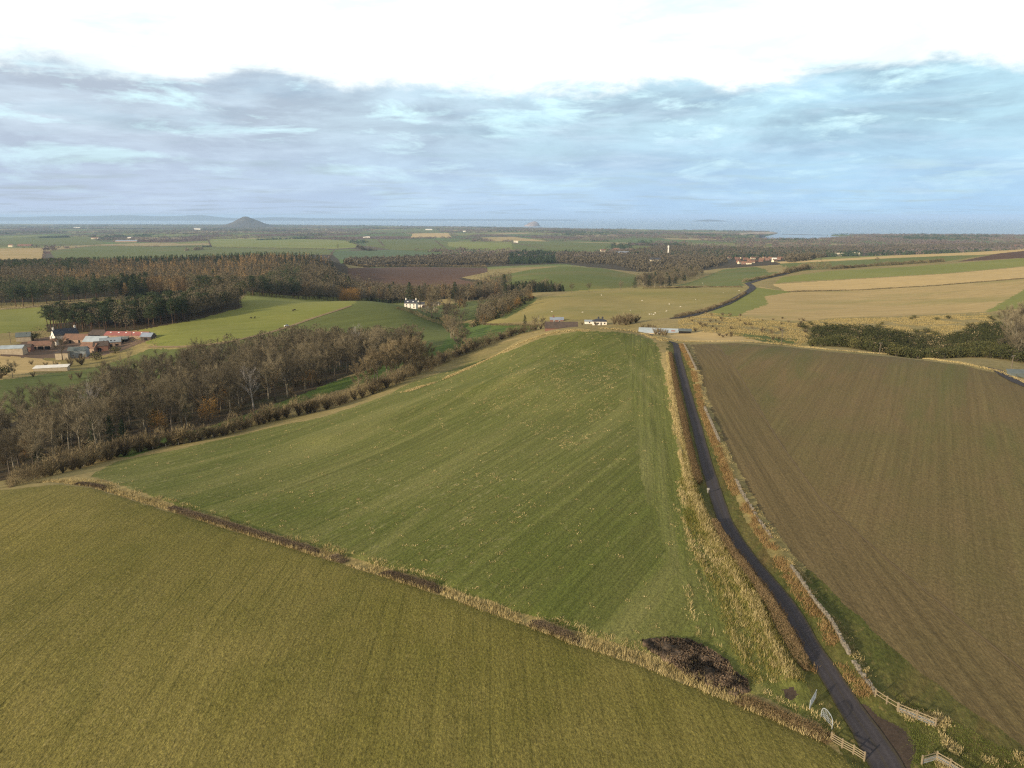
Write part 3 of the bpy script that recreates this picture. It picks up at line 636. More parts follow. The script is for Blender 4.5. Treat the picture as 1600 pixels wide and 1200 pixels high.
# wooded points of land round the estuary
def spit(name, px0, px1, py0, py1, wd, hgt, mat):
    V = []; Fq = []; n = 40
    for i in range(n):
        t = i / (n - 1); p = px0 + (px1 - px0) * t; q = py0 + (py1 - py0) * t; Yc = -SEA / slope(q); x = (p - 800) / F * (Yc * CT - SEA * ST)
        w_ = wd * math.sin(math.pi * min(1, t * 1.0 + 0.02)) ** .5 + 4
        for k in range(5):
            s = k / 4 * 2 - 1; V.append((x, Yc + s * w_, SEA - 1 + (hgt + 1) * (1 - s * s)))
    for i in range(n - 1):
        for k in range(4): Fq.append((i * 5 + k, (i + 1) * 5 + k, (i + 1) * 5 + k + 1, i * 5 + k + 1))
    tag(link(name, mesh_np(name, V, Fq, [mat], smooth=True)), kind='structure')
spit('sand_spit', 1222, 1290, 366.2, 367.6, 60, 3.0, lawm)

# ------------------------------------------------------------------ roads and tracks draped on the ground
def ribbon(name, line, wfun, mat, lift=0.06, cross=6, kind='structure'):
    line = [np.array(p, float) for p in line]
    out = []; uv = []; acc = 0.0
    P = [line[0]]
    for a_, b_ in zip(line[:-1], line[1:]):
        L = np.linalg.norm(b_ - a_); m_ = max(1, int(L / max(0.5, 0.004 * a_[1])))
        P += [a_ + (b_ - a_) * (k + 1) / m_ for k in range(m_)]
    P = np.array(P); T = np.gradient(P, axis=0); T /= np.linalg.norm(T, axis=1)[:, None] + 1e-9; N = np.stack([-T[:, 1], T[:, 0]], 1)
    for i, p in enumerate(P):
        wl, wr = wfun(i / (len(P) - 1), p)
        for k in range(cross + 1):
            t = k / cross; out.append(p + N[i] * (wl * (1 - t) - wr * t)); uv.append((t, i))
    out = np.array(out); Z = H(out[:, 0], out[:, 1])
    Z = Z + lift
    c = cross + 1; Fq = [(i * c + k, i * c + k + 1, (i + 1) * c + k + 1, (i + 1) * c + k) for i in range(len(P) - 1) for k in range(cross)]
    me = mesh_np(name, np.column_stack([out, Z]), Fq, [mat], smooth=True)
    ul = me.uv_layers.new(name='UVMap'); li = np.empty(len(me.loops), np.int32); me.loops.foreach_get('vertex_index', li)
    ul.data.foreach_set('uv', np.array(uv, np.float32)[li].ravel())
    return tag(link(name, me), kind=kind)
def road_w(t, p):
    f = float(fbm(np.array(p[0] / 3), np.array(p[1] / 3), 3) - .5) * .4
    k = max(0, min(1, (60 - p[1]) / 8)); f *= .5
    return 1.12 + f + .15 * k, 1.12 - f + .35 * k
ribbon('road', ROAD_W, lambda t, p: road_w(t, p), M['road'], 0.07)
far_r = pline([(1046,499),(1080,493),(1112,483),(1135,475),(1155,464),(1172,454),(1176,449),(1168,443)], 396, 6)
ribbon('road', cat_rom(far_r, 4), lambda t, p: (3.2, 3.2), M['road'], 0.25)
far_r2 = pline([(1168,443),(1190,436.5),(1225,429),(1240,423.5),(1275,417)], 700, 6)
ribbon('road', cat_rom(far_r2, 3), lambda t, p: (4, 4), M['road'], 0.3)
M['dark_soil'] = simple('dark_soil', (0.12, 0.084, 0.040), (0.165, 0.12, 0.056), 0.5)
ribbon('wheel_track', pline([(1124,545),(1152,581),(1215,687),(1285,785),(1387,875),(1500,969),(1600,1049),(1700,1120)]), lambda t, p: (.13, .13), M['dark_soil'], 0.03)
ribbon('dirt_track', pline([(-60,545),(0,541)] , 330), lambda t, p: (1.5, 1.5), M['track'], 0.12)
ribbon('dirt_track', cat_rom(pline([(232,542),(300,542),(352,536),(420,520),(450,511),(490,497),(530,484),(548,478)], 380), 3), lambda t, p: (1.3, 1.3), M['track'], 0.15)
ribbon('driveway', cat_rom(pline([(1540,574),(1558,578),(1572,588),(1590,598),(1640,618)], 120, 6), 4), lambda t, p: (1.6, 1.6), M['road'], 0.10)

# ------------------------------------------------------------------ vegetation
RN = np.random.default_rng(11)
def unit(v): return v / (np.linalg.norm(v, axis=-1, keepdims=True) + 1e-9)
def rdir(n, rng=RN): return unit(rng.normal(size=(n, 3)))
def blades(P, D, w, rng=RN):
    """thin tapering triangles: base centre, full vector, base width"""
    n = len(P); s = unit(np.cross(D, rdir(n, rng))) * (np.asarray(w).reshape(-1, 1) / 2)
    V = np.stack([P - s, P + s, P + D], 1).reshape(-1, 3)
    return V, np.arange(3 * n).reshape(-1, 3)
def leaves(P, s, rng=RN, up=0.0):
    n = len(P); a_ = rdir(n, rng); a_[:, 2] *= (1 - up); a_ = unit(a_); b_ = unit(np.cross(a_, rdir(n, rng))); s = np.asarray(s).reshape(-1, 1)
    V = np.stack([P - a_ * s * .5, P + b_ * s * .45, P + a_ * s * .6, P - b_ * s * .4], 1).reshape(-1, 3)
    return V, np.arange(4 * n).reshape(-1, 4)
def limbs_to(mb, limbs, n=5):
    for pts, rs in limbs: mb.tube(pts, rs, n)
def leafmat(name, ca, cb, cc=None, trans=0.0, var=0.5, wn=0.2):
    m, t, b = newmat(name)
    oi = t.n('ShaderNodeObjectInfo'); tc = t.n('ShaderNodeTexCoord')
    gp = t.n('ShaderNodeNewGeometry').outputs['Position']
    n = t.noise(gp, 0.16, 3, 0.6)
    f = t.math('ADD', t.math('MULTIPLY', oi.outputs['Random'], 1 - wn), t.math('MULTIPLY', t.ramp(n, [(.3, 0.0), (.7, 1.0)]), wn))
    stops = [(0.12, ca), (0.5, cb)] + ([(0.85, cc)] if cc else [])
    col = t.ramp(f, stops)
    v = t.ramp(t.noise(gp, 1.6, 3, 0.7), [(0.3, 1 - var * .5), (0.7, 1 + var * .5)])
    t.l(t.mix(1.0, col, v, 'MULTIPLY'), b.inputs['Base Color']); b.inputs['Roughness'].default_value = 0.9; b.inputs['Specular IOR Level'].default_value = 0.1
    return m
M['twig'] = leafmat("bare_twigs", (0.080, 0.068, 0.046), (0.140, 0.118, 0.074), (0.225, 0.188, 0.118))
M['twig_pale'] = leafmat("pale_twigs", (0.15, 0.118, 0.068), (0.20, 0.158, 0.090), (0.26, 0.205, 0.118))
M['twig_grey'] = leafmat("grey_branches", (0.23, 0.21, 0.19), (0.30, 0.28, 0.25))
M['larch'] = leafmat("larch_needles", (0.175, 0.118, 0.060), (0.235, 0.160, 0.078), (0.30, 0.205, 0.098))
M['gold'] = leafmat("golden_leaves", (0.30, 0.17, 0.05), (0.36, 0.21, 0.07))
M['pine'] = leafmat("pine_needles", (0.032, 0.048, 0.024), (0.050, 0.068, 0.032), (0.078, 0.092, 0.042))
M['gorse'] = leafmat("gorse_leaves", (0.040, 0.044, 0.017), (0.062, 0.066, 0.024), (0.105, 0.098, 0.036))
M['hedge'] = leafmat("hawthorn_twigs", (0.085, 0.066, 0.042), (0.160, 0.126, 0.072), (0.27, 0.215, 0.12), wn=.85)
M['hedge_dark'] = leafmat("clipped_hedge_twigs", (0.105, 0.078, 0.055), (0.145, 0.108, 0.074), (0.19, 0.145, 0.098))
M['hedge_ochre'] = leafmat("ochre_hedge_twigs", (0.13, 0.088, 0.046), (0.175, 0.122, 0.064), (0.23, 0.165, 0.09))
M['bark'] = simple("bark", (0.15, 0.125, 0.095), (0.08, 0.065, 0.05), 0.8, obj_rand=0.5)
M['bark_pale'] = simple("pale_bark", (0.30, 0.27, 0.21), (0.17, 0.15, 0.11), 0.8, obj_rand=0.3)
M['bark_red'] = simple("pine_bark", (0.17, 0.105, 0.07), (0.09, 0.06, 0.045), 0.8, obj_rand=0.3)

def geo_bare(seed, Hh=14.0, spread=4.2, base=0.25, ntw=1900, upright=0.6):
    """limb skeleton plus a haze of twigs; returns (limbs, twigs)"""
    r = np.random.default_rng(seed); R_ = random.Random(seed)
    lean = np.array([r.normal() * .03, r.normal() * .03, 1.0])
    tk = [lean * Hh * t + np.array([math.sin(t * 4 + seed) * .12, math.cos(t * 3 + seed) * .12, 0]) for t in (0, .15, .35, .6, .85)]
    r0 = Hh * 0.019
    limbs = [(tk, [r0 * 1.35, r0, r0 * .8, r0 * .5, r0 * .15])]; subs = []
    nl = R_.randint(9, 12)
    for i in range(nl):
        t = base + (0.85 - base) * (i + .5) / nl; az = i * 2.4 + R_.uniform(-.4, .4)
        p = lean * Hh * t; ln = spread * (1.15 - abs(t - .5) * .9) * R_.uniform(.75, 1.15); el = R_.uniform(.35, .75) + upright * t * .6
        d = np.array([math.cos(az) * math.cos(el), math.sin(az) * math.cos(el), math.sin(el)])
        q1 = p + d * ln * .5; q2 = p + d * ln + np.array([0, 0, ln * .22])
        rr = r0 * .45 * (1.1 - t)
        limbs.append(([p, q1, q2], [rr, rr * .7, rr * .2])); subs.append((p, q1, q2, ln))
        for k in range(4):
            s = R_.uniform(.3, .95); c = p + (q2 - p) * s; d2 = unit(d + r.normal(size=3) * .6 + np.array([0, 0, .35])); l2 = ln * R_.uniform(.3, .55)
            e_ = c + d2 * l2; limbs.append(([c, (c + e_) / 2 + r.normal(size=3) * .1, e_], [rr * .5, rr * .3, rr * .1])); subs.append((c, (c + e_) / 2, e_, l2))
    subs.append((tk[2], tk[3], tk[4], Hh * .35)); subs.append((tk[3], (tk[3] + tk[4]) / 2, tk[4] + lean * Hh * .1, Hh * .3))
    wts = np.array([s[3] for s in subs]); idx = r.choice(len(subs), ntw, p=wts / wts.sum())
    A = np.array([s[0] for s in subs])[idx]; C_ = np.array([s[2] for s in subs])[idx]
    tt = r.random((ntw, 1)) ** .6; P = A + (C_ - A) * tt + r.normal(size=(ntw, 3)) * .18
    D = unit(unit(C_ - A) * .6 + r.normal(size=(ntw, 3)) * .55 + np.array([0, 0, .45])) * r.uniform(.6, 1.7, (ntw, 1)) * (Hh / 14)
    ext = P + D * .6; D2 = unit(D + r.normal(size=(ntw, 3)) * .5) * r.uniform(.4, .9, (ntw, 1))
    V1, F1 = blades(P, D, r.uniform(.035, .075, ntw), r); V2, F2 = blades(ext, D2, r.uniform(.03, .05, ntw), r)
    return limbs, (np.vstack([V1, V2]), np.vstack([F1, F2 + len(V1)]))
def geo_conifer(seed, Hh=14.0, wd=2.7, base=0.08, n=1500, lf=0.5, droop=0.2):
    r = np.random.default_rng(seed)
    limbs = [([np.array([0, 0, 0.]), np.array([.05, 0, Hh * .5]), np.array([0, 0, Hh * .97])], [Hh * .017, Hh * .011, .03])]
    nb = 46; P = []
    for i in range(nb):
        t = base + (1 - base) * (i / nb) ** .9; az = i * 2.399; L = wd * (1 - t) ** .8 * r.uniform(.7, 1.15) + .25
        p = np.array([0, 0, t * Hh]); d = np.array([math.cos(az), math.sin(az), -droop + .5 * t])
        limbs.append(([p, p + d * L * .9], [.04, .012])); k = max(4, int(n / nb * (1.5 - t)))
        s = r.random((k, 1)) ** .6; P.append(p + d * L * s + r.normal(size=(k, 3)) * np.array([.28, .28, .16]) * (0.5 + L / wd))
    P = np.vstack(P); V, Fq = leaves(P, r.uniform(lf * .5, lf, len(P)), r, 0.3)
    return limbs, (V, Fq)
def geo_pine(seed, Hh=14.0, wd=3.0, n=1500):
    """Scots pine: bare reddish stem, clumped flat-topped crown"""
    r = np.random.default_rng(seed)
    limbs = [([np.array([0, 0, 0.]), np.array([.15, .1, Hh * .5]), np.array([.1, .3, Hh * .92])], [Hh * .018, Hh * .013, .05])]
    P = []; nc = 15
    for i in range(nc):
        t = .48 + .5 * (i / nc); az = i * 2.4 + r.uniform(-.5, .5); rad = wd * math.sin(min(1, (1.12 - t) * 2.1) * math.pi / 2) * r.uniform(.35, .95)
        c = np.array([math.cos(az) * rad, math.sin(az) * rad, t * Hh + r.uniform(-.4, .4)])
        limbs.append(([np.array([.1, .15, (t - .1) * Hh]), c], [.07, .03])); k = n // nc
        P.append(c + r.normal(size=(k, 3)) * np.array([.75, .75, .38]))
    P = np.vstack(P); V, Fq = leaves(P, r.uniform(.22, .5, len(P)), r, 0.2)
    return limbs, (V, Fq)
def geo_bush(seed, Hh=2.2, wd=1.6, n=520, leafy=False):
    r = np.random.default_rng(seed); limbs = []
    nb = 9; tips = []
    for i in range(nb):
        az = i * 2.4 + r.uniform(-.3, .3); o = wd * r.uniform(.3, .8); top = np.array([math.cos(az) * o, math.sin(az) * o, Hh * r.uniform(.55, .95)])
        limbs.append(([np.array([0, 0, -.1]), top * np.array([.45, .45, .5]), top], [.06, .04, .012])); tips.append(top)
    T_ = np.array(tips)[r.integers(0, nb, n)]
    if leafy:
        P = T_ * np.array([1, 1, .8]) + r.normal(size=(n, 3)) * np.array([wd * .33, wd * .33, Hh * .22]); P[:, 2] = np.abs(P[:, 2]) + .05
        return limbs, leaves(P, r.uniform(.16, .4, n), r, .1)
    P = T_ * r.uniform(.15, 1.0, (n, 1)) + r.normal(size=(n, 3)) * .12
    D = unit(T_ * .5 + r.normal(size=(n, 3)) * .5 + np.array([0, 0, .6])) * r.uniform(.4, 1.0, (n, 1)) * Hh * .32
    return limbs, blades(P, D, r.uniform(.03, .06, n), r)
def make_variant(geo, crown_mat, trunk_mat, names):
    limbs, (V, Fq) = geo; mb = MB(); limbs_to(mb, limbs, 5)
    return (names[0], mb.mesh(names[0], trunk_mat, True)), (names[1], mesh_np(names[1], V, Fq, [crown_mat])), (V, Fq)
VAR = {
 'bare_tree': [make_variant(geo_bare(i, 14, 4.3 + .5 * (i % 2), .22 + .06 * (i % 3), 1900), M['twig'], M['bark_pale' if i % 3 == 0 else 'bark'], ('trunk', 'crown')) for i in range(7)],
 'pale_tree': [make_variant(geo_bare(20 + i, 11, 4.3, .12, 3000), M['twig_pale'], M['bark_pale'], ('trunk', 'crown')) for i in range(3)],
 'grey_tree': [make_variant(geo_bare(30 + i, 13, 4.6, .22, 500), M['twig_grey'], simple("silver_bark", (0.40, 0.37, 0.33), (0.28, 0.25, 0.22), 1.0), ('trunk', 'crown')) for i in range(2)],
 'larch_tree': [make_variant(geo_conifer(40 + i, 15, 2.6, .25, 1300, .42, .1), M['larch'], M['bark'], ('trunk', 'crown')) for i in range(4)],
 'golden_tree': [make_variant(geo_bush(50, 9.0, 3.4, 1500, True), M['gold'], M['bark'], ('trunk', 'crown'))],
 'spruce_tree': [make_variant(geo_conifer(60 + i, 15, 2.9, .06, 1600, .55, .25), M['pine'], M['bark'], ('trunk', 'crown')) for i in range(3)],
 'pine_tree': [make_variant(geo_pine(70 + i, 14, 3.2, 1500), M['pine'], M['bark_red'], ('trunk', 'crown')) for i in range(4)],
 'gorse_bush': [make_variant(geo_bush(80 + i, 2.3, 1.7, 420, True), M['gorse'], M['bark'], ('stem', 'foliage')) for i in range(4)],
 'bare_bush': [make_variant(geo_bush(90 + i, 2.6, 1.8, 700), M['hedge'], M['bark'], ('stem', 'twigs')) for i in range(4)],
}
CAT = {'bare_tree': 'tree', 'pale_tree': 'tree', 'grey_tree': 'tree', 'larch_tree': 'larch', 'golden_tree': 'tree', 'spruce_tree': 'spruce', 'pine_tree': 'pine', 'gorse_bush': 'bush', 'bare_bush': 'bush'}
PLANTS = []       # kind, x, y, scale, squash, label, group
def plant(kind, x, y, s, label, group, wide=1.0): PLANTS.append((kind, float(x), float(y), s, wide, label, group))
def place(v, kind, x, y, s, wide, label, group, rz):
    z = float(H(np.array([x]), np.array([y]))[0]) - 0.05 * s
    root = empty(kind, (x, y, z), rz); root.scale = (s * wide, s * wide, s); tag(root, label, CAT[kind], group)
    for nm, me in v[:2]:
        o = bpy.data.objects.new(nm, me); COL.objects.link(o); o.parent = root
    return root
def scatter(poly, spacing, seed):
    r = np.random.default_rng(seed); p = np.asarray(poly); lo = p.min(0); hi = p.max(0)
    nx = int((hi[0] - lo[0]) / spacing) + 1; ny = int((hi[1] - lo[1]) / spacing) + 1
    gx, gy = np.meshgrid(np.arange(nx), np.arange(ny)); n = gx.size
    X = lo[0] + (gx.ravel() + .5 * (gy.ravel() % 2) + r.uniform(-.42, .42, n)) * spacing; Y = lo[1] + (gy.ravel() + r.uniform(-.42, .42, n)) * spacing
    m = inpoly(X, Y, p); return X[m], Y[m]
def pxof(x, y):
    z = base_h(x, y); return 800 + F * x / (y * CT - z * ST)

# the valley wood below the farm
wx, wy = scatter(WOOD_VALLEY, 7.0, 1); wp = pxof(wx, wy)
R1 = random.Random(7)
for x, y, p in zip(wx, wy, wp):
    t = R1.random(); near = y < 215
    h = R1.uniform(.66, 1.02) * (1.0 if p > 120 else .9)
    if R1.random() < .022: plant('grey_tree', x, y, h, 'silvery grey leafless tree standing out in the dark valley wood', 'silvery trees in the valley wood')
    elif R1.random() < (.10 if p < 260 else .02): plant('spruce_tree', x, y, h * .75, 'dark evergreen among the leafless trees of the valley wood', 'dark evergreens in the valley wood')
    elif R1.random() < .035: plant('golden_tree', x, y, h * .9, 'golden brown leafy crown in the valley wood', 'golden crowns in the valley wood')
    else: plant('bare_tree', x, y, h, 'brown leafless tree in the dense valley wood beyond the long hedge', 'leafless trees of the valley wood', R1.uniform(.85, 1.1))
ux, uy = scatter(WOOD_VALLEY, 9.5, 2)
for x, y in zip(ux, uy): plant('bare_bush', x, y, R1.uniform(.7, 1.5), 'leafless undergrowth bush on the floor of the valley wood', 'undergrowth of the valley wood')
# pale trees by the burn, in front of the valley wood
for p, Y, s in [(560,253,.62),(574,256,.7),(590,260,.8),(606,264,.85),(620,268,.9),(632,273,.95),(645,279,.95),(655,286,.85),(668,292,.7),(585,266,.7),(612,274,.85),(640,288,.85)]:
    x, y = W(p, Y); plant('pale_tree', x, y, s * 1.25, 'pale tan leafless tree in the clump between hedge and valley meadow', 'pale tan trees beside the hedge')
RC = random.Random(12)
for i in range(34):
    q = 551 - i / 33 * 92; p = np.interp(q, [459, 480, 500, 520, 551], [722, 716, 706, 711, 730]) + RC.uniform(-13, 13) * (1 if q > 480 else 1.5)
    X, Y = hit(p, q, 330); plant('bare_tree' if i % 3 else 'pale_tree', X[0], Y[0], RC.uniform(.5, .85) * (1.0 if q < 535 else .8), 'tan leafless tree in the line crossing the green valley meadow', 'tan trees in line across the valley meadow', 1.2)
for i in range(22):
    p = RC.uniform(655, 700); X, Y = hit(p, RC.uniform(478, 492) + (p - 655) * .25, 470); plant(RC.choice(['bare_bush', 'bare_bush', 'bare_tree']), X[0], Y[0], RC.uniform(.5, .9) * (1.6 if i % 3 else 1), 'brown bush or small tree in the hollow below the valley farmhouse', 'hollow below the valley farmhouse')
for i in range(60):
    p = RC.uniform(1075, 1290); q = 488 + RC.random() ** 1.4 * 38 + (p - 1075) * .05; X, Y = hit(p, q, 285); plant('bare_bush', X[0], Y[0], RC.uniform(.3, .75), 'low brown bush in the rough pale grass behind the shed', 'low bushes in the rough grass', 1.5)
# trees in the dip behind the green hill
def wood(poly, sp, seed, mix, label, group, s=(.8, 1.15), shrink=False):
    X, Y = scatter(poly, sp, seed); R_ = random.Random(seed); P = pxof(X, Y)
    for x, y, p in zip(X, Y, P):
        k = mix(p, y, R_) if callable(mix) else R_.choices([m[0] for m in mix], [m[1] for m in mix])[0]
        if k: plant(k, x, y, R_.uniform(*s) * (1 - .42 * min(1, max(0, (y - 700) / 350)) if shrink else 1) * (.82 if k == 'larch_tree' else 1), label[k] if isinstance(label, dict) else label, (group + ', ' + k.replace('_', ' ') + ' kind'), 1.75 if k == 'larch_tree' else (1.45 if k == 'spruce_tree' else 1.0))
L_ = lambda where: {'bare_tree': 'brown leafless tree ' + where, 'larch_tree': 'rusty brown larch ' + where, 'pine_tree': 'dark green pine ' + where, 'spruce_tree': 'dark pointed spruce ' + where,
     'golden_tree': 'golden leafed tree ' + where, 'pale_tree': 'pale leafless tree ' + where, 'gorse_bush': 'dark green gorse bush ' + where, 'bare_bush': 'brown leafless bush ' + where, 'grey_tree': 'grey leafless tree ' + where}
wood(wpoly([(385,640),(430,672),(500,715),(560,745),(600,760),(640,745),(690,730),(735,735),(775,800),(800,900),(770,960),(700,1010),(600,1000),(540,1000),(500,950),(430,900)]), 6.6, 21,
     lambda p, y, R_: ('pine_tree' if R_.random() < .5 else 'bare_tree') if p < 470 else ('golden_tree' if (530 < p < 560 and y < 800) else R_.choices(['bare_tree', 'larch_tree', 'spruce_tree'], [.75, .2, .05])[0]) if (y < 870 or p > 740 or p < 520) else None,
     L_('in the wood below the red soil field'), 'wood below the red soil field', (.9, 1.45))
# big wood on the left
def left_mix(p, y, R_):
    a_ = R_.random()
    if y < 730:
        if p < 190: return 'pine_tree' if a_ < .75 else 'bare_tree'
        if p < 232: return 'spruce_tree' if a_ < .8 else 'larch_tree'
        if p < 292: return 'larch_tree' if a_ < .7 else 'bare_tree'
        return 'bare_tree' if a_ < .7 else 'pine_tree'
    if p > 432 and y < 1130: return 'spruce_tree' if a_ < .5 else ('larch_tree' if a_ < .8 else 'bare_tree')
    if 185 < p < 375 and y > 1040: return 'spruce_tree' if a_ < .8 else 'larch_tree'
    if p < 140 and y > 960: return 'pine_tree' if a_ < .7 else 'bare_tree'
    if y > 1120: return 'spruce_tree' if (a_ < .6) else 'larch_tree'
    if p < 90: return 'bare_tree' if a_ < .6 else 'larch_tree'
    return 'larch_tree' if a_ < .68 else ('bare_tree' if a_ < .93 else 'spruce_tree')
wood(wpoly([(-150,600),(0,598),(100,612),(200,636),(240,655),(300,640),(380,620),(400,680),(440,740),(500,780),(545,800),(550,880),(535,1000),(515,1180),(430,1215),(300,1190),(200,1210),(100,1200),(0,1230),(-150,1250)]), 8.6, 22, left_mix,
     L_('in the big wood on the left'), 'big wood on the left', (.95, 1.35), True)
# shelter belt behind the farm
wood(BELT, 5.0, 23,
     lambda p, y, R_: ('pine_tree' if R_.random() < .7 else 'bare_tree') if p < 290 else ('bare_tree' if R_.random() < .85 else 'pine_tree'), L_('in the shelter belt behind the farm'), 'shelter belt behind the farm', (.85, 1.15))
# scrub bank left of the pale hill, spruces and clump at the foot of the green hills
wood(wpoly([(735,470),(770,480),(812,535),(836,565),(828,600),(790,590),(755,560),(738,520)]), 3.3, 24,
     [('gorse_bush', .4), ('bare_bush', .35), ('golden_tree', .05), ('bare_tree', .2)], L_('on the scrubby bank beside the pale hill'), 'scrub on the bank beside the pale hill', (.5, 1.0))
wood(wpoly([(785,735),(820,745),(882,760),(882,790),(830,790),(785,770)]), 5.5, 25, [('spruce_tree', .6), ('bare_tree', .4)], L_('in the row at the foot of the round green hill'), 'row at the foot of the round green hill', (.7, 1.0))
wood(wpoly([(990,880),(1045,880),(1052,930),(1075,1010),(1100,1150),(1060,1200),(1030,1100),(1000,1010)]), 9, 26, [('spruce_tree', .12), ('bare_tree', .88)], L_('in the clump between the two green hills'), 'clump between the two green hills', (.6, 1.0))
# trees round the white farmhouse and the cottages
for p, Y, k, s, lb in [(672,650,'golden_tree',1.1,'golden leafed tree right of the white farmhouse in the valley'),(687,660,'bare_tree',.7,'brown leafless tree beside the barn of the white farmhouse'),(655,648,'bare_bush',2.0,'brown thicket in front of the white farmhouse'),(720,640,'golden_tree',.95,'orange leafed tree right of the tree line in the meadow'),
                       (820,392,'spruce_tree',.62,'dark pointed spruce left of the brown barn roof'),(836,385,'bare_tree',.45,'leafless tree right of the dark spruce by the barn'),(848,378,'bare_tree',.4,'small leafless tree left of the brown barn'),
                       (20,640,'golden_tree',.3,'small golden tree in front of the left wood')]:
    x, y = W(p, Y); plant(k, x, y, s, lb, None)
for i, (p, Y, s) in enumerate([(960,385,1.7),(968,380,2.1),(976,383,2.3),(985,380,2.2),(993,384,1.8),(978,376,1.9)]):
    x, y = W(p, Y); plant('bare_bush', x, y, s, 'big brown leafless bush in the rounded clump right of the white cottage', 'rounded clump of bushes right of the white cottage', 1.25)
for p, Y, s in [(838,383,1.1),(845,380,1.0),(852,378,1.1),(830,386,1.1),(815,383,1.0),(806,380,1.2),(856,374,.9),(900,385,.8),(910,386,.8),(930,384,.8),(1003,356,1.1),(1010,345,1.2),(1018,335,1.3),(1024,325,1.3),(1030,312,1.2),(1036,300,1.1),(1040,290,1.0),(1014,352,1.2),(1022,345,1.1),(1030,330,1.0)]:
    x, y = W(p, Y); plant('bare_bush', x, y, s, 'brown leafless bush around the hilltop cottages', 'bushes around the hilltop cottages')
# gorse bank on the right
GORSE = wpoly([(1262,305),(1266,340),(1300,358),(1350,352),(1430,330),(1490,325),(1535,352),(1560,345),(1600,310),(1660,270),(1640,235),(1560,238),(1450,252),(1350,264),(1285,282)])
wood(GORSE, 2.7, 27, [('gorse_bush', .93), ('bare_bush', .07)], L_('on the thick gorse bank behind the ploughed field'), 'gorse bank behind the ploughed field', (.8, 1.5))
for p, py in [(1252,511),(1258,514),(1268,508),(1278,512),(1288,514),(1290,507),(1265,505),(1298,513),(1378,507),(1372,512),(1428,497),(1423,499),(1463,500),(1482,498),(1547,498),(1552,501),(1560,496),(1568,498),(1432,522),(1447,520),(1395,522),(1404,523),(1516,512),(1534,510),(1545,513),(1558,508),(1563,510),(1585,502),(1592,508),(1388,516),(1460,524)]:
    X, Y = hit(p, py, 280); plant('gorse_bush', X[0], Y[0], R1.uniform(.5, 1.0), 'small lone gorse bush in the pale grass above the gorse bank', 'lone gorse bushes above the bank', 1.3)
for p, Y, s in [(1572,300,.8),(1586,292,.9),(1600,285,1.0),(1618,280,1.0),(1640,285,1.0),(1594,270,.8),(1612,262,.8),(1580,252,.55),(1600,310,1.0),(1630,305,1.0),(1590,246,.5),(1560,262,.4),(1660,270,1.0),(1566,330,.9),(1578,325,1.0),(1592,330,1.1),(1585,312,.9),(1605,322,1.1),(1575,280,.7),(1588,275,.8),(1602,270,.9),(1570,265,.5),(1583,262,.6),(1598,258,.7),(1610,250,.7),(1625,265,1.0)]:
    x, y = W(p, Y); plant('bare_tree', x, y, s * .8, 'brown leafless tree at the right end of the gorse bank', 'leafless trees at the right end of the gorse bank')
HLB = pline([(60,748),(125,732),(200,710),(275,696),(350,681),(425,658),(500,643),(560,624),(620,600),(680,572),(740,547),(800,525),(838,517)])
for i in range(74):
    k = (i + R1.random()) / 74 * (len(HLB) - 1); j = min(int(k), len(HLB) - 2); f_ = k - j
    x = HLB[j][0] * (1 - f_) + HLB[j + 1][0] * f_; y = HLB[j][1] * (1 - f_) + HLB[j + 1][1] * f_
    plant('bare_bush', x + R1.uniform(-1.5, 1), y + R1.uniform(0, 2.5), R1.uniform(1.0, 2.1), 'shaggy bush growing up through the long hedge', 'bushes growing through the long hedge', 1.15)
# trees and bushes about the farm
for p, q, k, s, lb in [(98,563,'bare_tree',.85,'tall brown leafless tree in front of the farmhouse'),(52,532,'gorse_bush',2.0,'dark round bush beside the small stone barn'),(206,540,'bare_bush',2.6,'brown thicket in front of the red-roofed shed'),(216,538,'bare_bush',2.2,'brown thicket left of the blue-grey roof'),
                       (68,528,'bare_bush',2.4,'grey brown thicket behind the open-fronted shed'),(80,524,'bare_bush',2.6,'brown thicket left of the farmhouse gable'),(60,524,'bare_bush',2.2,'brown thicket behind the yard'),(114,534,'gorse_bush',1.2,'dark bush against the tiled barn'),(128,570,'bare_bush',2.2,'brown bush below the grey-green shed'),(110,572,'bare_bush',1.8,'bush between ruin and white-roofed store'),
                       (150,562,'gorse_bush',1.6,'dark bush at the lower corner of the yard'),(20,590,'bare_tree',.5,'leafless tree at the lower end of the stubble patch'),(8,586,'gorse_bush',2.0,'dark bush at the left edge below the stubble patch'),(180,552,'gorse_bush',1.4,'dark bush at the lower right of the farm'),(242,540,'bare_bush',1.8,'bush at the right end of the farm buildings')]:
    X, Y = hit(p, q, 250); plant(k, X[0], Y[0], s, lb, None, 1.1)
for i in range(12):
    p = R1.uniform(-20, 250); q = 575 + R1.uniform(-6, 22) - max(0, p - 100) * .10; X, Y = hit(p, q, 240); plant('bare_bush', X[0], Y[0], R1.uniform(.8, 1.6), 'brown bush on the slope between farm and valley wood', 'bushes on the slope below the farm')
# rounded field trees and bushes far off
for p, py, k, s, lb in [(528,389,'bare_tree',1.2,'round leafless tree alone left of the pair of clumps'),(705,398,'spruce_tree',.6,'small dark tree at the edge of the red field'),(1370,412,'bare_tree',.7,'leafless tree standing on the green strip above the stubble')]:
    X, Y = hit(p, py, 900); plant(k, X[0], Y[0], s, lb, None, 1.5)
for p, py in [(893,458),(920,456),(970,453)]:
    X, Y = hit(p, py, 620); plant('bare_tree', X[0], Y[0], .5, 'small leafless tree on the edge of the round green hill', 'small trees on the edge of the round green hill', 1.2)

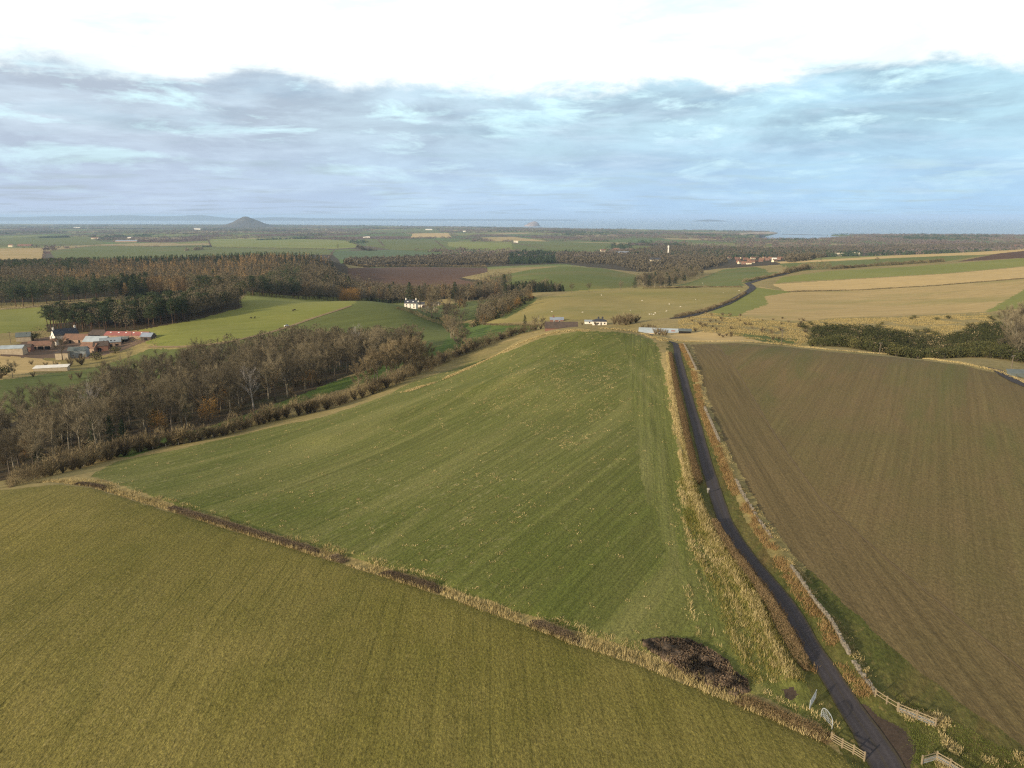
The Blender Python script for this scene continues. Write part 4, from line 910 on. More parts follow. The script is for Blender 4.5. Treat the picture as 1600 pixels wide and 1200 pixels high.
# --- nearest 300 of each kind stand as things, the rest become massed woodland
def lod(kind, far):
    v = VAR[kind][0][2]; V, Fq = v; return V, Fq
def massed(name, label, items, mat, kindtxt='woodland'):
    Vs = []; Fs = []; off = 0; r = np.random.default_rng(len(items) + 3)
    conifer = items[0][0] in ('spruce_tree', 'larch_tree'); bush = 'bush' in items[0][0]
    X = np.array([i[1] for i in items]); Y = np.array([i[2] for i in items]); S = np.array([i[3] for i in items]); Z = H(X, Y)
    hh = 14.0 if not bush else 2.4; wd = ((4.3 if 'larch' in items[0][0] else 3.3) if conifer else 4.4) if not bush else 1.8
    dist = np.hypot(X, Y); nf = np.clip((420000 / dist ** 1.15), 40, 520).astype(int) if not bush else np.full(len(X), 60)
    idx = np.repeat(np.arange(len(X)), nf); n = len(idx)
    t = r.random(n); az = r.random(n) * 2 * math.pi
    if conifer: tz = .08 + .92 * t ** 1.2; rad = wd * (1 - tz) ** .85 * np.sqrt(r.random(n)) + .15
    else: tz = (.3 if not bush else .05) + (.7 if not bush else .95) * t; rad = wd * np.sin(np.clip((tz - .15) / .87, 0, 1) * math.pi) ** .5 * np.sqrt(r.random(n))
    P = np.stack([X[idx] + rad * np.cos(az) * S[idx], Y[idx] + rad * np.sin(az) * S[idx], Z[idx] + tz * hh * S[idx]], 1)
    base = (.36 if conifer else .58) if not bush else .35
    sz = base * (1 + dist[idx] / 1000) * (60 / np.clip(nf[idx], 20, 200)) ** .3
    a_ = rdir(n, r); b_ = unit(np.cross(a_, rdir(n, r)))
    if not conifer and not bush:
        a_ = unit(a_ * .8 + np.array([0, 0, .5])); w_ = .3
    else: w_ = .45
    s_ = sz[:, None]
    V = np.stack([P - b_ * s_ * w_, P + b_ * s_ * w_, P + a_ * s_ * (1.0 if w_ > .3 else 1.5)], 1).reshape(-1, 3); Fq = np.arange(3 * n).reshape(-1, 3)
    if not bush:
        b0 = len(V); k = len(X); sk = np.stack([X, Y, Z], 1); o = np.array([.16, 0, 0]); q = np.array([0, .16, 0]); up = np.stack([0 * S, 0 * S, S * hh * .7], 1)
        T_ = np.stack([sk - o, sk + o, sk + up, sk - q, sk + q, sk + up], 1).reshape(-1, 3); V = np.vstack([V, T_]); Fq = np.vstack([Fq, b0 + np.arange(6 * k).reshape(-1, 3)])
    o = link(name, mesh_np(name, V, Fq, [mat])); tag(o, label, kindtxt, kind='stuff')
MASSM = {'bare_tree': 'twig', 'larch_tree': 'larch', 'spruce_tree': 'pine', 'pine_tree': 'pine', 'gorse_bush': 'gorse', 'bare_bush': 'hedge', 'pale_tree': 'twig_pale', 'golden_tree': 'gold', 'grey_tree': 'twig_grey'}
MASSN = {'bare_tree': ('leafless_woodland', 'massed brown leafless trees of the farther woods'), 'larch_tree': ('larch_woodland', 'massed rusty larches deep in the big left wood'), 'spruce_tree': ('spruce_woodland', 'massed dark spruces deep in the big left wood'),
         'pine_tree': ('pine_woodland', 'massed dark pines deep in the big left wood'), 'gorse_bush': ('gorse_thicket', 'dense dark gorse thicket on the bank'), 'bare_bush': ('undergrowth', 'leafless undergrowth beneath the trees')}
byk = {}
for pl in PLANTS: byk.setdefault(pl[0], []).append(pl)
for k, items in byk.items():
    items.sort(key=lambda i: math.hypot(i[1], i[2]) / (i[3] if 'bush' not in k else 1))
    items.sort(key=lambda i: math.hypot(i[1], i[2]))
    cap = 290 if k in ('bare_tree', 'gorse_bush') else (150 if k == 'bare_bush' else 200)
    lone = [i for i in items[cap:] if i[6] is None or not any(q in i[6] for q in ('wood', 'bank behind', 'scrub', 'shelter'))][:110]
    rest = [i for i in items[cap:] if i not in lone]
    for i, it in enumerate(items[:cap] + lone):
        place(VAR[k][(i * 7 + int(abs(it[1]))) % len(VAR[k])], k, it[1], it[2], it[3], it[4], it[5], it[6], (it[1] * 7.3) % 6.28)
    if rest: massed(*MASSN[k], rest, M[MASSM[k]])
    print(k, len(items), 'rest', len(rest))

# --- far woods: clumps thrown over the plain where the noise says wood
r = np.random.default_rng(77)
def clumps(X, Y, name, label, mat, hgt=(6, 13), wd=(9, 22), nf=26, kindtxt='woodland'):
    n0 = len(X); hh = r.uniform(*hgt, n0); ww = r.uniform(*wd, n0); Z = H(X, Y)
    keep = Z > SEA + 1; X, Y, Z, hh, ww = X[keep], Y[keep], Z[keep], hh[keep], ww[keep]; n0 = len(X)
    idx = np.repeat(np.arange(n0), nf); n = len(idx)
    d = rdir(n, r); d[:, 2] = np.abs(d[:, 2]); k = r.uniform(.6, 1, (n, 1))
    P = np.stack([X[idx], Y[idx], Z[idx] - 1], 1) + d * k * np.stack([ww[idx] / 2, ww[idx] / 2, hh[idx]], 1)
    sc = (hh[idx] * (.34 if nf < 30 else .22))[:, None]; a_ = unit(rdir(n, r) + np.array([0, 0, .3])); b_ = unit(np.cross(a_, rdir(n, r)))
    V = np.stack([P - b_ * sc * .4 - a_ * sc * .3, P + b_ * sc * .4 - a_ * sc * .3, P + a_ * sc * .7], 1).reshape(-1, 3)
    tag(link(name, mesh_np(name, V, np.arange(3 * n).reshape(-1, 3), [mat])), label, kindtxt, kind='stuff')
# belt behind the red field and round the village
bx, by = scatter(ppoly([(540,416),(640,414),(760,414),(880,411),(960,413),(1005,425),(1050,432),(1110,418),(1140,411),(1240,410),(1330,396),(1450,391),(1620,386),(1620,381),(1400,386),(1200,390),(1040,386),(950,398),(880,398),(830,394),(780,400),(700,402),(640,404),(540,407)], 1300), 15, 31)
keepv = r.random(len(bx)) < .9
bp = pxof(bx, by)
vill = ppoly([(1132,418),(1136,404),(1155,402.5),(1200,402),(1226,403.5),(1226,412),(1214,417),(1160,419)], 1300)
keepv &= ~inpoly(bx, by, vill)
con = (bp > 795) & (bp < 868) & (by > 1500)
clumps(bx[keepv & ~con], by[keepv & ~con], 'leafless_woodland', 'brown leafless woods on the plain around the village', M['twig'], (9, 15), (9, 18), 90)
clumps(bx[keepv & con], by[keepv & con], 'conifer_plantation', 'dark conifer plantation behind the round green hill', M['pine'], (7, 15), (10, 20), 110)
fxs = r.uniform(-9500, 9500, 90000); fys = np.exp(r.uniform(math.log(1900), math.log(15000), 90000))
fp = pxof(fxs, fys)
m_ = (fp > -150) & (fp < 1750)
nz = fbm(fxs / 900 + 4, fys / 700, 3); nz2 = fbm(fxs / 160, fys / 260 + 9, 2)
thr = np.where(fp > 880, .455, .520) - np.clip((fys - 3200) / 9000, 0, .10) + np.where((fys < 3300) & (fp < 880), .07, 0) - np.where((fys > 2600) & (fp > 1200), .16, 0)
m_ &= (nz + .25 * (nz2 - .5) > thr)
for poly in [p for k, n, p in POLYS if n in ('field', 'beach')] : m_ &= ~inpoly(fxs, fys, poly)
fx, fy = fxs[m_], fys[m_]
dk = fbm(fx / 500 + 20, fy / 500, 2) > .64
M['twig_far'] = leafmat("plum_brown_twigs", (0.115, 0.088, 0.076), (0.14, 0.108, 0.09), (0.17, 0.132, 0.102), var=.2)
clumps(fx[~dk], fy[~dk], 'leafless_woodland', 'distant brown woods spread over the coastal plain', M['twig_far'], (8, 14), (18, 46), 26)
clumps(fx[dk], fy[dk], 'conifer_plantation', 'distant dark conifer woods on the coastal plain', M['pine'], (10, 16), (18, 40), 26)
print('far clumps', len(fx))

# --- hedges
def hedge_geo(line, wd, hgt, dens_, mat_w=.05, ln=.7, lumps=.35, taper=True, seed=1, box=False):
    r = np.random.default_rng(seed); L = np.array(line, float); seg = np.linalg.norm(np.diff(L, axis=0), axis=1); cum = np.r_[0, np.cumsum(seg)]; tot = cum[-1]
    n = int(tot * dens_); s = r.random(n) * tot; i = np.clip(np.searchsorted(cum, s) - 1, 0, len(seg) - 1); t = ((s - cum[i]) / seg[i])[:, None]
    C0 = L[i] + (L[i + 1] - L[i]) * t; T_ = unit(L[i + 1] - L[i]); N = np.stack([-T_[:, 1], T_[:, 0]], 1)
    lump = 1 + lumps * 2 * (fbm(s / 4.0 + seed, s * 0 + seed, 3) - .5) + lumps * 1.5 * (fbm(s / 17.0 + seed, s * 0 + 3, 2) - .5)
    if taper: lump *= np.clip(np.minimum(s, tot - s) / 1.5, .25, 1)
    a_ = r.uniform(-1, 1, n); v = r.random(n) ** .7
    prof = (1 - np.abs(a_) ** (6 if box else 2.2)) ** .5
    hz = hgt * lump * v * prof; off = a_ * wd / 2 * (lump if not box else 1)
    XY = C0 + N * off[:, None]; Z = H(XY[:, 0], XY[:, 1]); P = np.column_stack([XY, Z + hz])
    D = unit(np.column_stack([N * (a_[:, None] * .7), np.full(n, .8 if not box else .45)]) + r.normal(size=(n, 3)) * .55) * r.uniform(.4, 1, (n, 1)) * ln * (hgt / 2.5) ** .5
    return blades(P, D, r.uniform(.6, 1.3, n) * mat_w, r)
def hedge(name, label, line, wd, hgt, dens_, mat, group=None, cat='hedge', **kw):
    V, Fq = hedge_geo(line, wd, hgt, dens_, **kw)
    return tag(link(name, mesh_np(name, V, Fq, [mat])), label, cat, group)
HL = pline([(15,762),(40,753),(75,743),(125,730),(175,714),(225,703),(275,694),(325,684),(375,673),(400,662),(450,650),(500,642),(550,626),(600,607),(650,584),(700,563),(750,542),(800,524),(838,516)])
hedge('hedge', 'long shaggy leafless hedge along the far left edge of the big green field', HL, 4.8, 4.0, 250, M['hedge'], seed=3, lumps=1.0, mat_w=.07, ln=.9)
for k, (i0, px0, px1) in enumerate([(0, 118, 168), (1, 262, 500), (2, 512, 540), (3, 596, 690), (4, 826, 905), (5, 1150, 1300)]):
    pts = [(p, float(np.interp(p, [q[0] for q in DITCH_PX], [q[1] for q in DITCH_PX])) + 1) for p in np.linspace(px0, px1, max(3, int((px1 - px0) / 15)))]
    lb = ['short clipped dark hedge at the far left end of the field boundary', 'longest clipped dark brown hedge between the two grass fields', 'very short clipped hedge between two longer ones on the field boundary',
          'clipped dark hedge in the middle of the field boundary', 'clipped dark hedge on the boundary left of the dark muck patch', 'low brown hedge on the boundary right of the muck patch by the gate'][k]
    hedge('clipped_hedge', lb, pline(pts), 1.25 if k < 5 else 1.6, .7, 620, M['hedge_dark'] if k < 5 else M['hedge_ochre'], 'clipped hedges between the two grass fields', seed=40 + k, lumps=.12, mat_w=.05, ln=.45, box=True)
VL1 = pline([(1047,552),(1052,580),(1058,610),(1069,660),(1079,710),(1092,757)]); VL2 = pline([(1114,812),(1130,842),(1150,872),(1176,905),(1207,950),(1234,1000),(1260,1048)])
hedge('verge_hedge', 'low brown hedge on the left verge of the upper road', VL1, 1.5, .9, 380, M['hedge_ochre'], 'low hedges on the left verge', seed=60, lumps=.2, mat_w=.05, ln=.5)
hedge('verge_hedge', 'low ochre hedge on the left verge of the lower road', VL2, 1.5, .9, 480, M['hedge_ochre'], 'low hedges on the left verge', seed=61, lumps=.2, mat_w=.045, ln=.5)
# hedges and wood edges farther off
FARH = [([(210,468),(150,474),(60,481),(0,486)], 550, None),
        ([(1300,421),(1350,417),(1400,414),(1475,409)], 900, 'dark hedge ending halfway across the strips on the right hillside', 4, 3),
        ([(1225,428),(1260,421),(1300,421)], 900, 'leafy hedge beside the road bend below the village', 5, 6),
        ([(543,418),(640,416.5),(760,417.5)], 1300, 'straight hedge along the top of the red soil field', 4, 3),
        ([(845,514),(800,527),(838,519)], 300, None),
        ([(620,482),(640,488),(660,497),(680,505),(700,511)], 420, 'dark hedge running down the side of the green hill to the meadow', 3, 2.2),
        ([(745,507),(800,509),(870,509)], 390, 'thin hedge between the valley meadow and the pale hill', 1.5, 1.0),
        ([(1055,497),(1100,487),(1150,468),(1165,458)], 400, 'dark hedge on the far side of the climbing road', 2.2, 1.6),
        ([(1004,451),(1060,450),(1100,449),(1160,449)], 640, 'thin hedge on the skyline of the pale hill', 2.0, 1.2),
        ([(1160,441),(1200,434),(1228,427)], 700, 'dark hedge along the road bend on the far hill', 3.0, 2.5),
        ([(1230,456),(1340,453.5),(1460,446.5),(1600,435.5),(1700,428)], 560, 'ragged grassy hedge line between the two stubble fields', 1.4, 0.7),
        ([(700,508),(715,503),(745,507)], 380, None)]
for q, f in enumerate(FARH):
    if f[2] is None: continue
    ln_ = pline(f[0], f[1], 6); fk = f[1] / 600; hedge('hedge', f[2], ln_, f[3] * (1 + fk * .3), f[4] * (1 + fk * .2), 70, M['hedge'], None, seed=100 + q, mat_w=.16 * fk, ln=.9 * (1 + fk * .3), lumps=.6)
def hedgeline_far(lines):
    X = []; Y = []
    for l in lines:
        p = np.array(pline(l, 1700, 1.2)); k = 5
        for a_, b_ in zip(p[:-1], p[1:]):
            m = max(1, int(np.hypot(*(b_ - a_)) / 9)); t = np.arange(m) / m
            X += list(a_[0] + (b_[0] - a_[0]) * t); Y += list(a_[1] + (b_[1] - a_[1]) * t)
    return np.array(X), np.array(Y)
hx, hy = hedgeline_far([[(78,392),(150,384),(320,386),(512,389)],[(512,405),(522,392)],[(330,386),(325,374)],[(40,371),(110,369)],[(400,371),(480,371)],[(552,380),(568,386),(600,388)],[(590,374),(600,385)],[(70,388),(68,405)],
                       [(0,383),(160,383)],[(570,373),(690,376),(770,379),(850,384)],[(330,373),(430,371),(540,375)],[(730,373),(800,379),(860,392)],[(675,389),(720,394),(790,397)],[(680,376),(700,392)]])
clumps(hx, hy, 'far_hedgerows', 'hedgerows dividing the fields of the plain', M['twig_far'], (3, 6), (7, 12), 12, 'hedgerows')
def clump_far(p0, p1, n, name, label, mat, hgt, wd, ymin):
    X, Y = hit(np.linspace(p0[0], p1[0], n), np.linspace(p0[1], p1[1], n), ymin); clumps(X + r.uniform(-12, 12, n), Y + r.uniform(-15, 15, n), name, label, mat, hgt, wd, 110)
clump_far((556,387),(572,390),8,'tree_clump','first of two long clumps of brown trees among the far fields',M['twig'],(10,15),(10,18),1700)
clump_far((567,391),(582,392),9,'tree_clump','second of two long clumps of brown trees among the far fields',M['twig'],(8,13),(10,16),1700)
clump_far((404,375),(440,374),22,'tree_clump','long dark strip of trees in the far fields near the hill',M['pine'],(8,12),(14,24),2300)
clump_far((440,374),(478,373),20,'tree_clump','thin dark strip of trees in the far fields',M['pine'],(6,10),(12,20),2300)
clump_far((60,372),(108,371),30,'tree_clump','low dark wood between far green fields on the left',M['pine'],(10,15),(18,30),2600)
clump_far((320,386),(332,386),6,'tree_clump','small dark clump at a field corner behind the big wood',M['pine'],(7,11),(10,16),1700)
clump_far((160,374),(215,378),20,'tree_clump','dark trees round the far farm on the left',M['pine'],(8,12),(12,20),2300)
clump_far((290,392),(318,390),7,'tree_clump','brown trees rising at the back edge of the big wood',M['twig'],(12,16),(12,18),1400)

# --- rough grass
DT = pline(DITCH_PX[:-2] + [(1296, 1150)])
def tufts(name, label, P, lo, hi, w, mat, nb=6, spread=.18, lean=.35, seed=0):
    r = np.random.default_rng(seed); n = len(P); idx = np.repeat(np.arange(n), nb); Z = H(P[:, 0], P[:, 1])
    B = np.column_stack([P, Z])[idx] + np.column_stack([r.normal(size=(len(idx), 2)) * spread, np.full(len(idx), -.03)])
    hh = r.uniform(lo, hi, n)[idx] * r.uniform(.6, 1.1, len(idx)); ld = r.normal(size=(n, 2))[idx] * lean * .6
    D = np.column_stack([ld + r.normal(size=(len(idx), 2)) * lean, np.ones(len(idx))]); D = unit(D) * hh[:, None]
    V, Fq = blades(B, D, r.uniform(.7, 1.3, len(idx)) * w, r)
    return tag(link(name, mesh_np(name, V, Fq, [mat])), label, 'grass', kind='stuff')
def along(line, off0, off1, n, seed, thr=None, sc=6.0):
    r = np.random.default_rng(seed); L = np.array(line, float); seg = np.linalg.norm(np.diff(L, axis=0), axis=1); cum = np.r_[0, np.cumsum(seg)]
    s = r.random(n) * cum[-1]; i = np.clip(np.searchsorted(cum, s) - 1, 0, len(seg) - 1); t = ((s - cum[i]) / seg[i])[:, None]
    C0 = L[i] + (L[i + 1] - L[i]) * t; T_ = unit(L[i + 1] - L[i]); N = np.stack([-T_[:, 1], T_[:, 0]], 1)
    P = C0 + N * r.uniform(off0, off1, (n, 1))
    if thr is not None: P = P[fbm(P[:, 0] / sc + seed, P[:, 1] / sc, 3) > thr]
    return P
def grassmat(name, a_, b_, c_):
    m, t, b = newmat(name); g = t.n('ShaderNodeNewGeometry').outputs['Position']
    n = t.math('ADD', t.math('MULTIPLY', t.noise(g, .35, 3, .6), .5), t.math('MULTIPLY', t.noise(g, 3.0, 2, .6), .5))
    t.l(t.ramp(n, [(.36, a_), (.5, b_), (.64, c_)]), b.inputs['Base Color']); b.inputs['Roughness'].default_value = .9; b.inputs['Specular IOR Level'].default_value = .1
    return m
M['dry'] = grassmat("dry_grass", (0.26, 0.205, 0.09), (0.40, 0.32, 0.15), (0.52, 0.43, 0.23))
M['ochre'] = grassmat("ochre_grass", (0.17, 0.105, 0.045), (0.24, 0.155, 0.068), (0.34, 0.245, 0.11))
M['bank'] = grassmat('bank_grass', (0.24, 0.195, 0.080), (0.31, 0.245, 0.105), (0.38, 0.30, 0.14))
M['olive'] = grassmat("olive_grass", (0.120, 0.118, 0.026), (0.20, 0.175, 0.050), (0.34, 0.28, 0.11))
M['green'] = grassmat("green_grass", (0.075, 0.098, 0.020), (0.110, 0.130, 0.030), (0.20, 0.20, 0.065))
tufts('dry_grass', 'dry tan grass growing along the boundary of the two grass fields', along(DT, -1.0, .9, 4000, 1, .38), .25, .8, .055, M['dry'], 7, .2, .22, 1)
tufts('dry_grass', 'tan grass tufts spilling onto the big field from its lower boundary', along(DT, .7, 2.6, 1500, 2, .5), .25, .6, .06, M['dry'], 7, .2, .4, 2)
def streaks(line, off0, off1, n, seed, lo=.36, hi=.62):
    """tufts in long drifts that run with the line and thin out away from it"""
    r = np.random.default_rng(seed); L = np.array(line, float); seg = np.linalg.norm(np.diff(L, axis=0), axis=1); cum = np.r_[0, np.cumsum(seg)]
    s = r.random(n) * cum[-1]; i = np.clip(np.searchsorted(cum, s) - 1, 0, len(seg) - 1); t = ((s - cum[i]) / seg[i])[:, None]
    C0 = L[i] + (L[i + 1] - L[i]) * t; T_ = unit(L[i + 1] - L[i]); N = np.stack([-T_[:, 1], T_[:, 0]], 1); k = r.random(n) ** 1.3
    side = off0 + (off1 - off0) * k * np.clip(s / (cum[-1] * .75), .12, 1); P = C0 + N * side[:, None]
    f = fbm(s / 11.0 + seed, side * 1.9, 3) * .7 + fbm(s / 1.2, side * 4.0 + seed, 2) * .1 + r.random(n) * .2
    return P[f > lo + (hi - lo) * k]
_bd = np.array(BANK[-1]) - np.array(BANK[0]); _sg = 1.0 if -_bd[1] * 1.0 + 0 * _bd[0] > 0 else -1.0   # +x is the road side
BANK_LOW = [p for p in BANK if p[1] < 150]; BANK_UP = [p for p in BANK if p[1] >= 140]
tufts('dry_grass', 'tall bleached grass on the bank left of the upper road', streaks(BANK_UP, .5 * _sg, -1.5 * _sg, 7500, 3, .36, .66), .3, .65, .08, M['dry'], 5, .18, .28, 3)
tufts('green_grass', 'green and olive grass mixed into the bank left of the road', streaks(BANK_LOW, .9 * _sg, -4.5 * _sg, 9000, 24, .30, .60), .2, .55, .05, M['olive'], 6, .2, .35, 24)
tufts('dry_grass', 'streaks of bleached grass on the bank left of the lower road', streaks(BANK_LOW, .8 * _sg, -7.5 * _sg, 10500, 4, .42, .68), .25, .75, .05, M['dry'], 5, .15, .28, 4)
tufts('ochre_grass', 'ochre dead grass between the road and the stone wall', np.vstack([along(WALL, -1.5, -.1, 6200, 5, .40, 3), along(VL2, .6, 1.0, 900, 6, .4, 3)]), .2, .6, .06, M['ochre'], 7, .22, .4, 5)
tufts('dry_grass', 'pale grass behind the stone wall', along(WALL, .1, 1.1, 3000, 7, .5, 3), .2, .4, .06, M['dry'], 6, .2, .4, 6)
TOPE = pline([(1000,522),(1070,534),(1150,533),(1220,538),(1300,547),(1400,555),(1500,567),(1560,580),(1600,597),(1680,625)])
tufts('dry_grass', 'tan grass margin along the top edge of the ploughed field', along(TOPE, -.9, 1.2, 3600, 8), .25, .55, .14, M['dry'], 6, .3, .3, 7)
RIM = pline([(640,612),(700,591),(740,573),(800,544),(840,527),(880,518),(960,515),(1000,520),(1032,536)])
tufts('dry_grass', 'tan grass rim on the crest of the big green field', along(RIM, -.2, 3.5, 5000, 9, .42), .3, .6, .14, M['dry'], 5, .3, .4, 8)
RB = ppoly([(1060,520),(1060,500),(1110,489),(1180,497),(1240,505),(1300,498),(1400,496),(1540,490),(1560,500),(1540,520),(1400,530),(1280,520),(1250,540),(1180,533),(1120,520)], 280)
_p = np.asarray(RB); _lo = _p.min(0); _hi = _p.max(0); _q = r.uniform(_lo, _hi, (52000, 2)); _q = _q[inpoly(_q[:, 0], _q[:, 1], _p)]; _q = _q[fbm(_q[:, 0] / 9, _q[:, 1] / 9, 3) > .42]
tufts('rough_grass_tussocks', 'pale tussocky grass on the bank below the stubble field', _q[:16000], .3, .65, .2, M['bank'], 4, .4, .4, 21)
CRN = ppoly([(1400,1085),(1470,1115),(1560,1165),(1600,1180),(1700,1260),(1500,1300),(1430,1190),(1420,1140)])
r = np.random.default_rng(8)
def inside(poly, n, seed, thr=None, sc=3.0):
    r = np.random.default_rng(seed); p = np.asarray(poly); lo = p.min(0); hi = p.max(0); P = r.uniform(lo, hi, (n, 2)); P = P[inpoly(P[:, 0], P[:, 1], p)]
    if thr is not None: P = P[fbm(P[:, 0] / sc, P[:, 1] / sc + seed, 3) > thr]
    return P
tufts('green_grass', 'rough green grass in the field corner right of the road', inside(CRN, 14000, 9), .08, .22, .05, M['green'], 4, .15, .6, 9)
tufts('dry_grass', 'scattered tan tussocks around the gates', inside(CRN, 7000, 10, .6, 2), .2, .45, .06, M['dry'], 6, .18, .4, 10)
NEARP = dict((n + k, p) for k, n, p in POLYS)
gp = inside(NEARP['grass_fieldnear_grass'].clip([-130, 38], [60, 118]), 110000, 11)
tufts('short_grass', 'short olive grass covering the nearest field', gp, .07, .17, .05, M['olive'], 3, .16, .8, 11)
gp = inside(NEARP['grass_fieldmid_grass'], 110000, 12); gp = gp[r.random(len(gp)) < np.clip((130 - gp[:, 1]) / 40, 0, 1)]
tufts('short_grass', 'short green grass on the lower part of the big field', gp, .06, .15, .05, M['green'], 3, .16, .8, 12)
gp = inside(NEARP['grass_fieldmid_grass'], 90000, 13, .545, 9.0); gp = gp[r.random(len(gp)) < .03]
CL = ppoly([(775,600),(840,570),(930,552),(968,572),(962,640),(930,720),(880,700),(800,660),(740,650)])
c1 = inside(CL, 30000, 14, .5, 3.5); c1 = c1[r.random(len(c1)) < .15]; gp = np.vstack([gp, c1])
c2 = inside(NEARP['grass_fieldmid_grass'], 1500, 15); gp = np.vstack([gp, c2, c2 + r.normal(size=c2.shape) * .25, c2 + r.normal(size=c2.shape) * .25])
tufts('dry_grass', 'scattered dry tussocks in the big green field', gp, .10, .30, .11, M['dry'], 6, .25, .65, 13)
print('veg', round(time.time() - T0, 1), len(bpy.data.objects))

# ------------------------------------------------------------------ buildings
def bmat(n, c, c2=None, sc=0.5, rough=.85, spec=.2, bump=0.0): M[n] = simple(n, c, c2, sc, rough, spec, 0.0, bump)
bmat('white_render', (0.78, 0.75, 0.68), (0.62, 0.58, 0.50)); bmat('cream_render', (0.70, 0.62, 0.45), (0.58, 0.50, 0.36))
bmat('slate', (0.060, 0.064, 0.078), (0.042, 0.046, 0.056), .8, .85); bmat('pantile', (0.22, 0.125, 0.085), (0.15, 0.09, 0.065), .7, bump=.4); bmat('brown_tile', (0.105, 0.078, 0.062), (0.07, 0.055, 0.047), .6, bump=.4)
bmat('stone_wall', (0.36, 0.26, 0.19), (0.25, 0.17, 0.125), .9, bump=.5); bmat('pale_stone', (0.46, 0.39, 0.28), (0.34, 0.28, 0.20), .9, bump=.5); bmat('brick_red', (0.23, 0.12, 0.085), (0.17, 0.09, 0.07), .9)
bmat('metal_roof', (0.30, 0.34, 0.36), (0.22, 0.25, 0.27), .35, .75, .15); bmat('pale_metal', (0.37, 0.42, 0.45), (0.28, 0.32, 0.34), .3, .75, .15); bmat('red_metal', (0.33, 0.12, 0.10), (0.26, 0.10, 0.09), .3, .75, .15)
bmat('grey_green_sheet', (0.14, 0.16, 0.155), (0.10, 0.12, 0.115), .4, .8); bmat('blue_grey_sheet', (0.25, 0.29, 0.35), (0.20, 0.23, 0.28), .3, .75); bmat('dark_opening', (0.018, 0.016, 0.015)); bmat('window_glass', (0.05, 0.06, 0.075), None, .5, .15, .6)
bmat('white_paint', (0.80, 0.80, 0.78)); bmat('rust', (0.30, 0.12, 0.07)); bmat('timber', (0.30, 0.24, 0.15), (0.20, 0.16, 0.11), 3.0); bmat('grey_timber', (0.36, 0.34, 0.31), (0.26, 0.25, 0.23), 3.0)
bmat('galvanised', (0.36, 0.39, 0.40), (0.28, 0.30, 0.31), 4.0, .4, .5); bmat('wool', (0.72, 0.67, 0.56)); bmat('cattle_hide', (0.030, 0.025, 0.022)); bmat('black_rubber', (0.02, 0.02, 0.02)); bmat('pole_wood', (0.16, 0.13, 0.10)); bmat('wall_stones', (0.28, 0.245, 0.19), (0.12, 0.105, 0.08), 3.0)
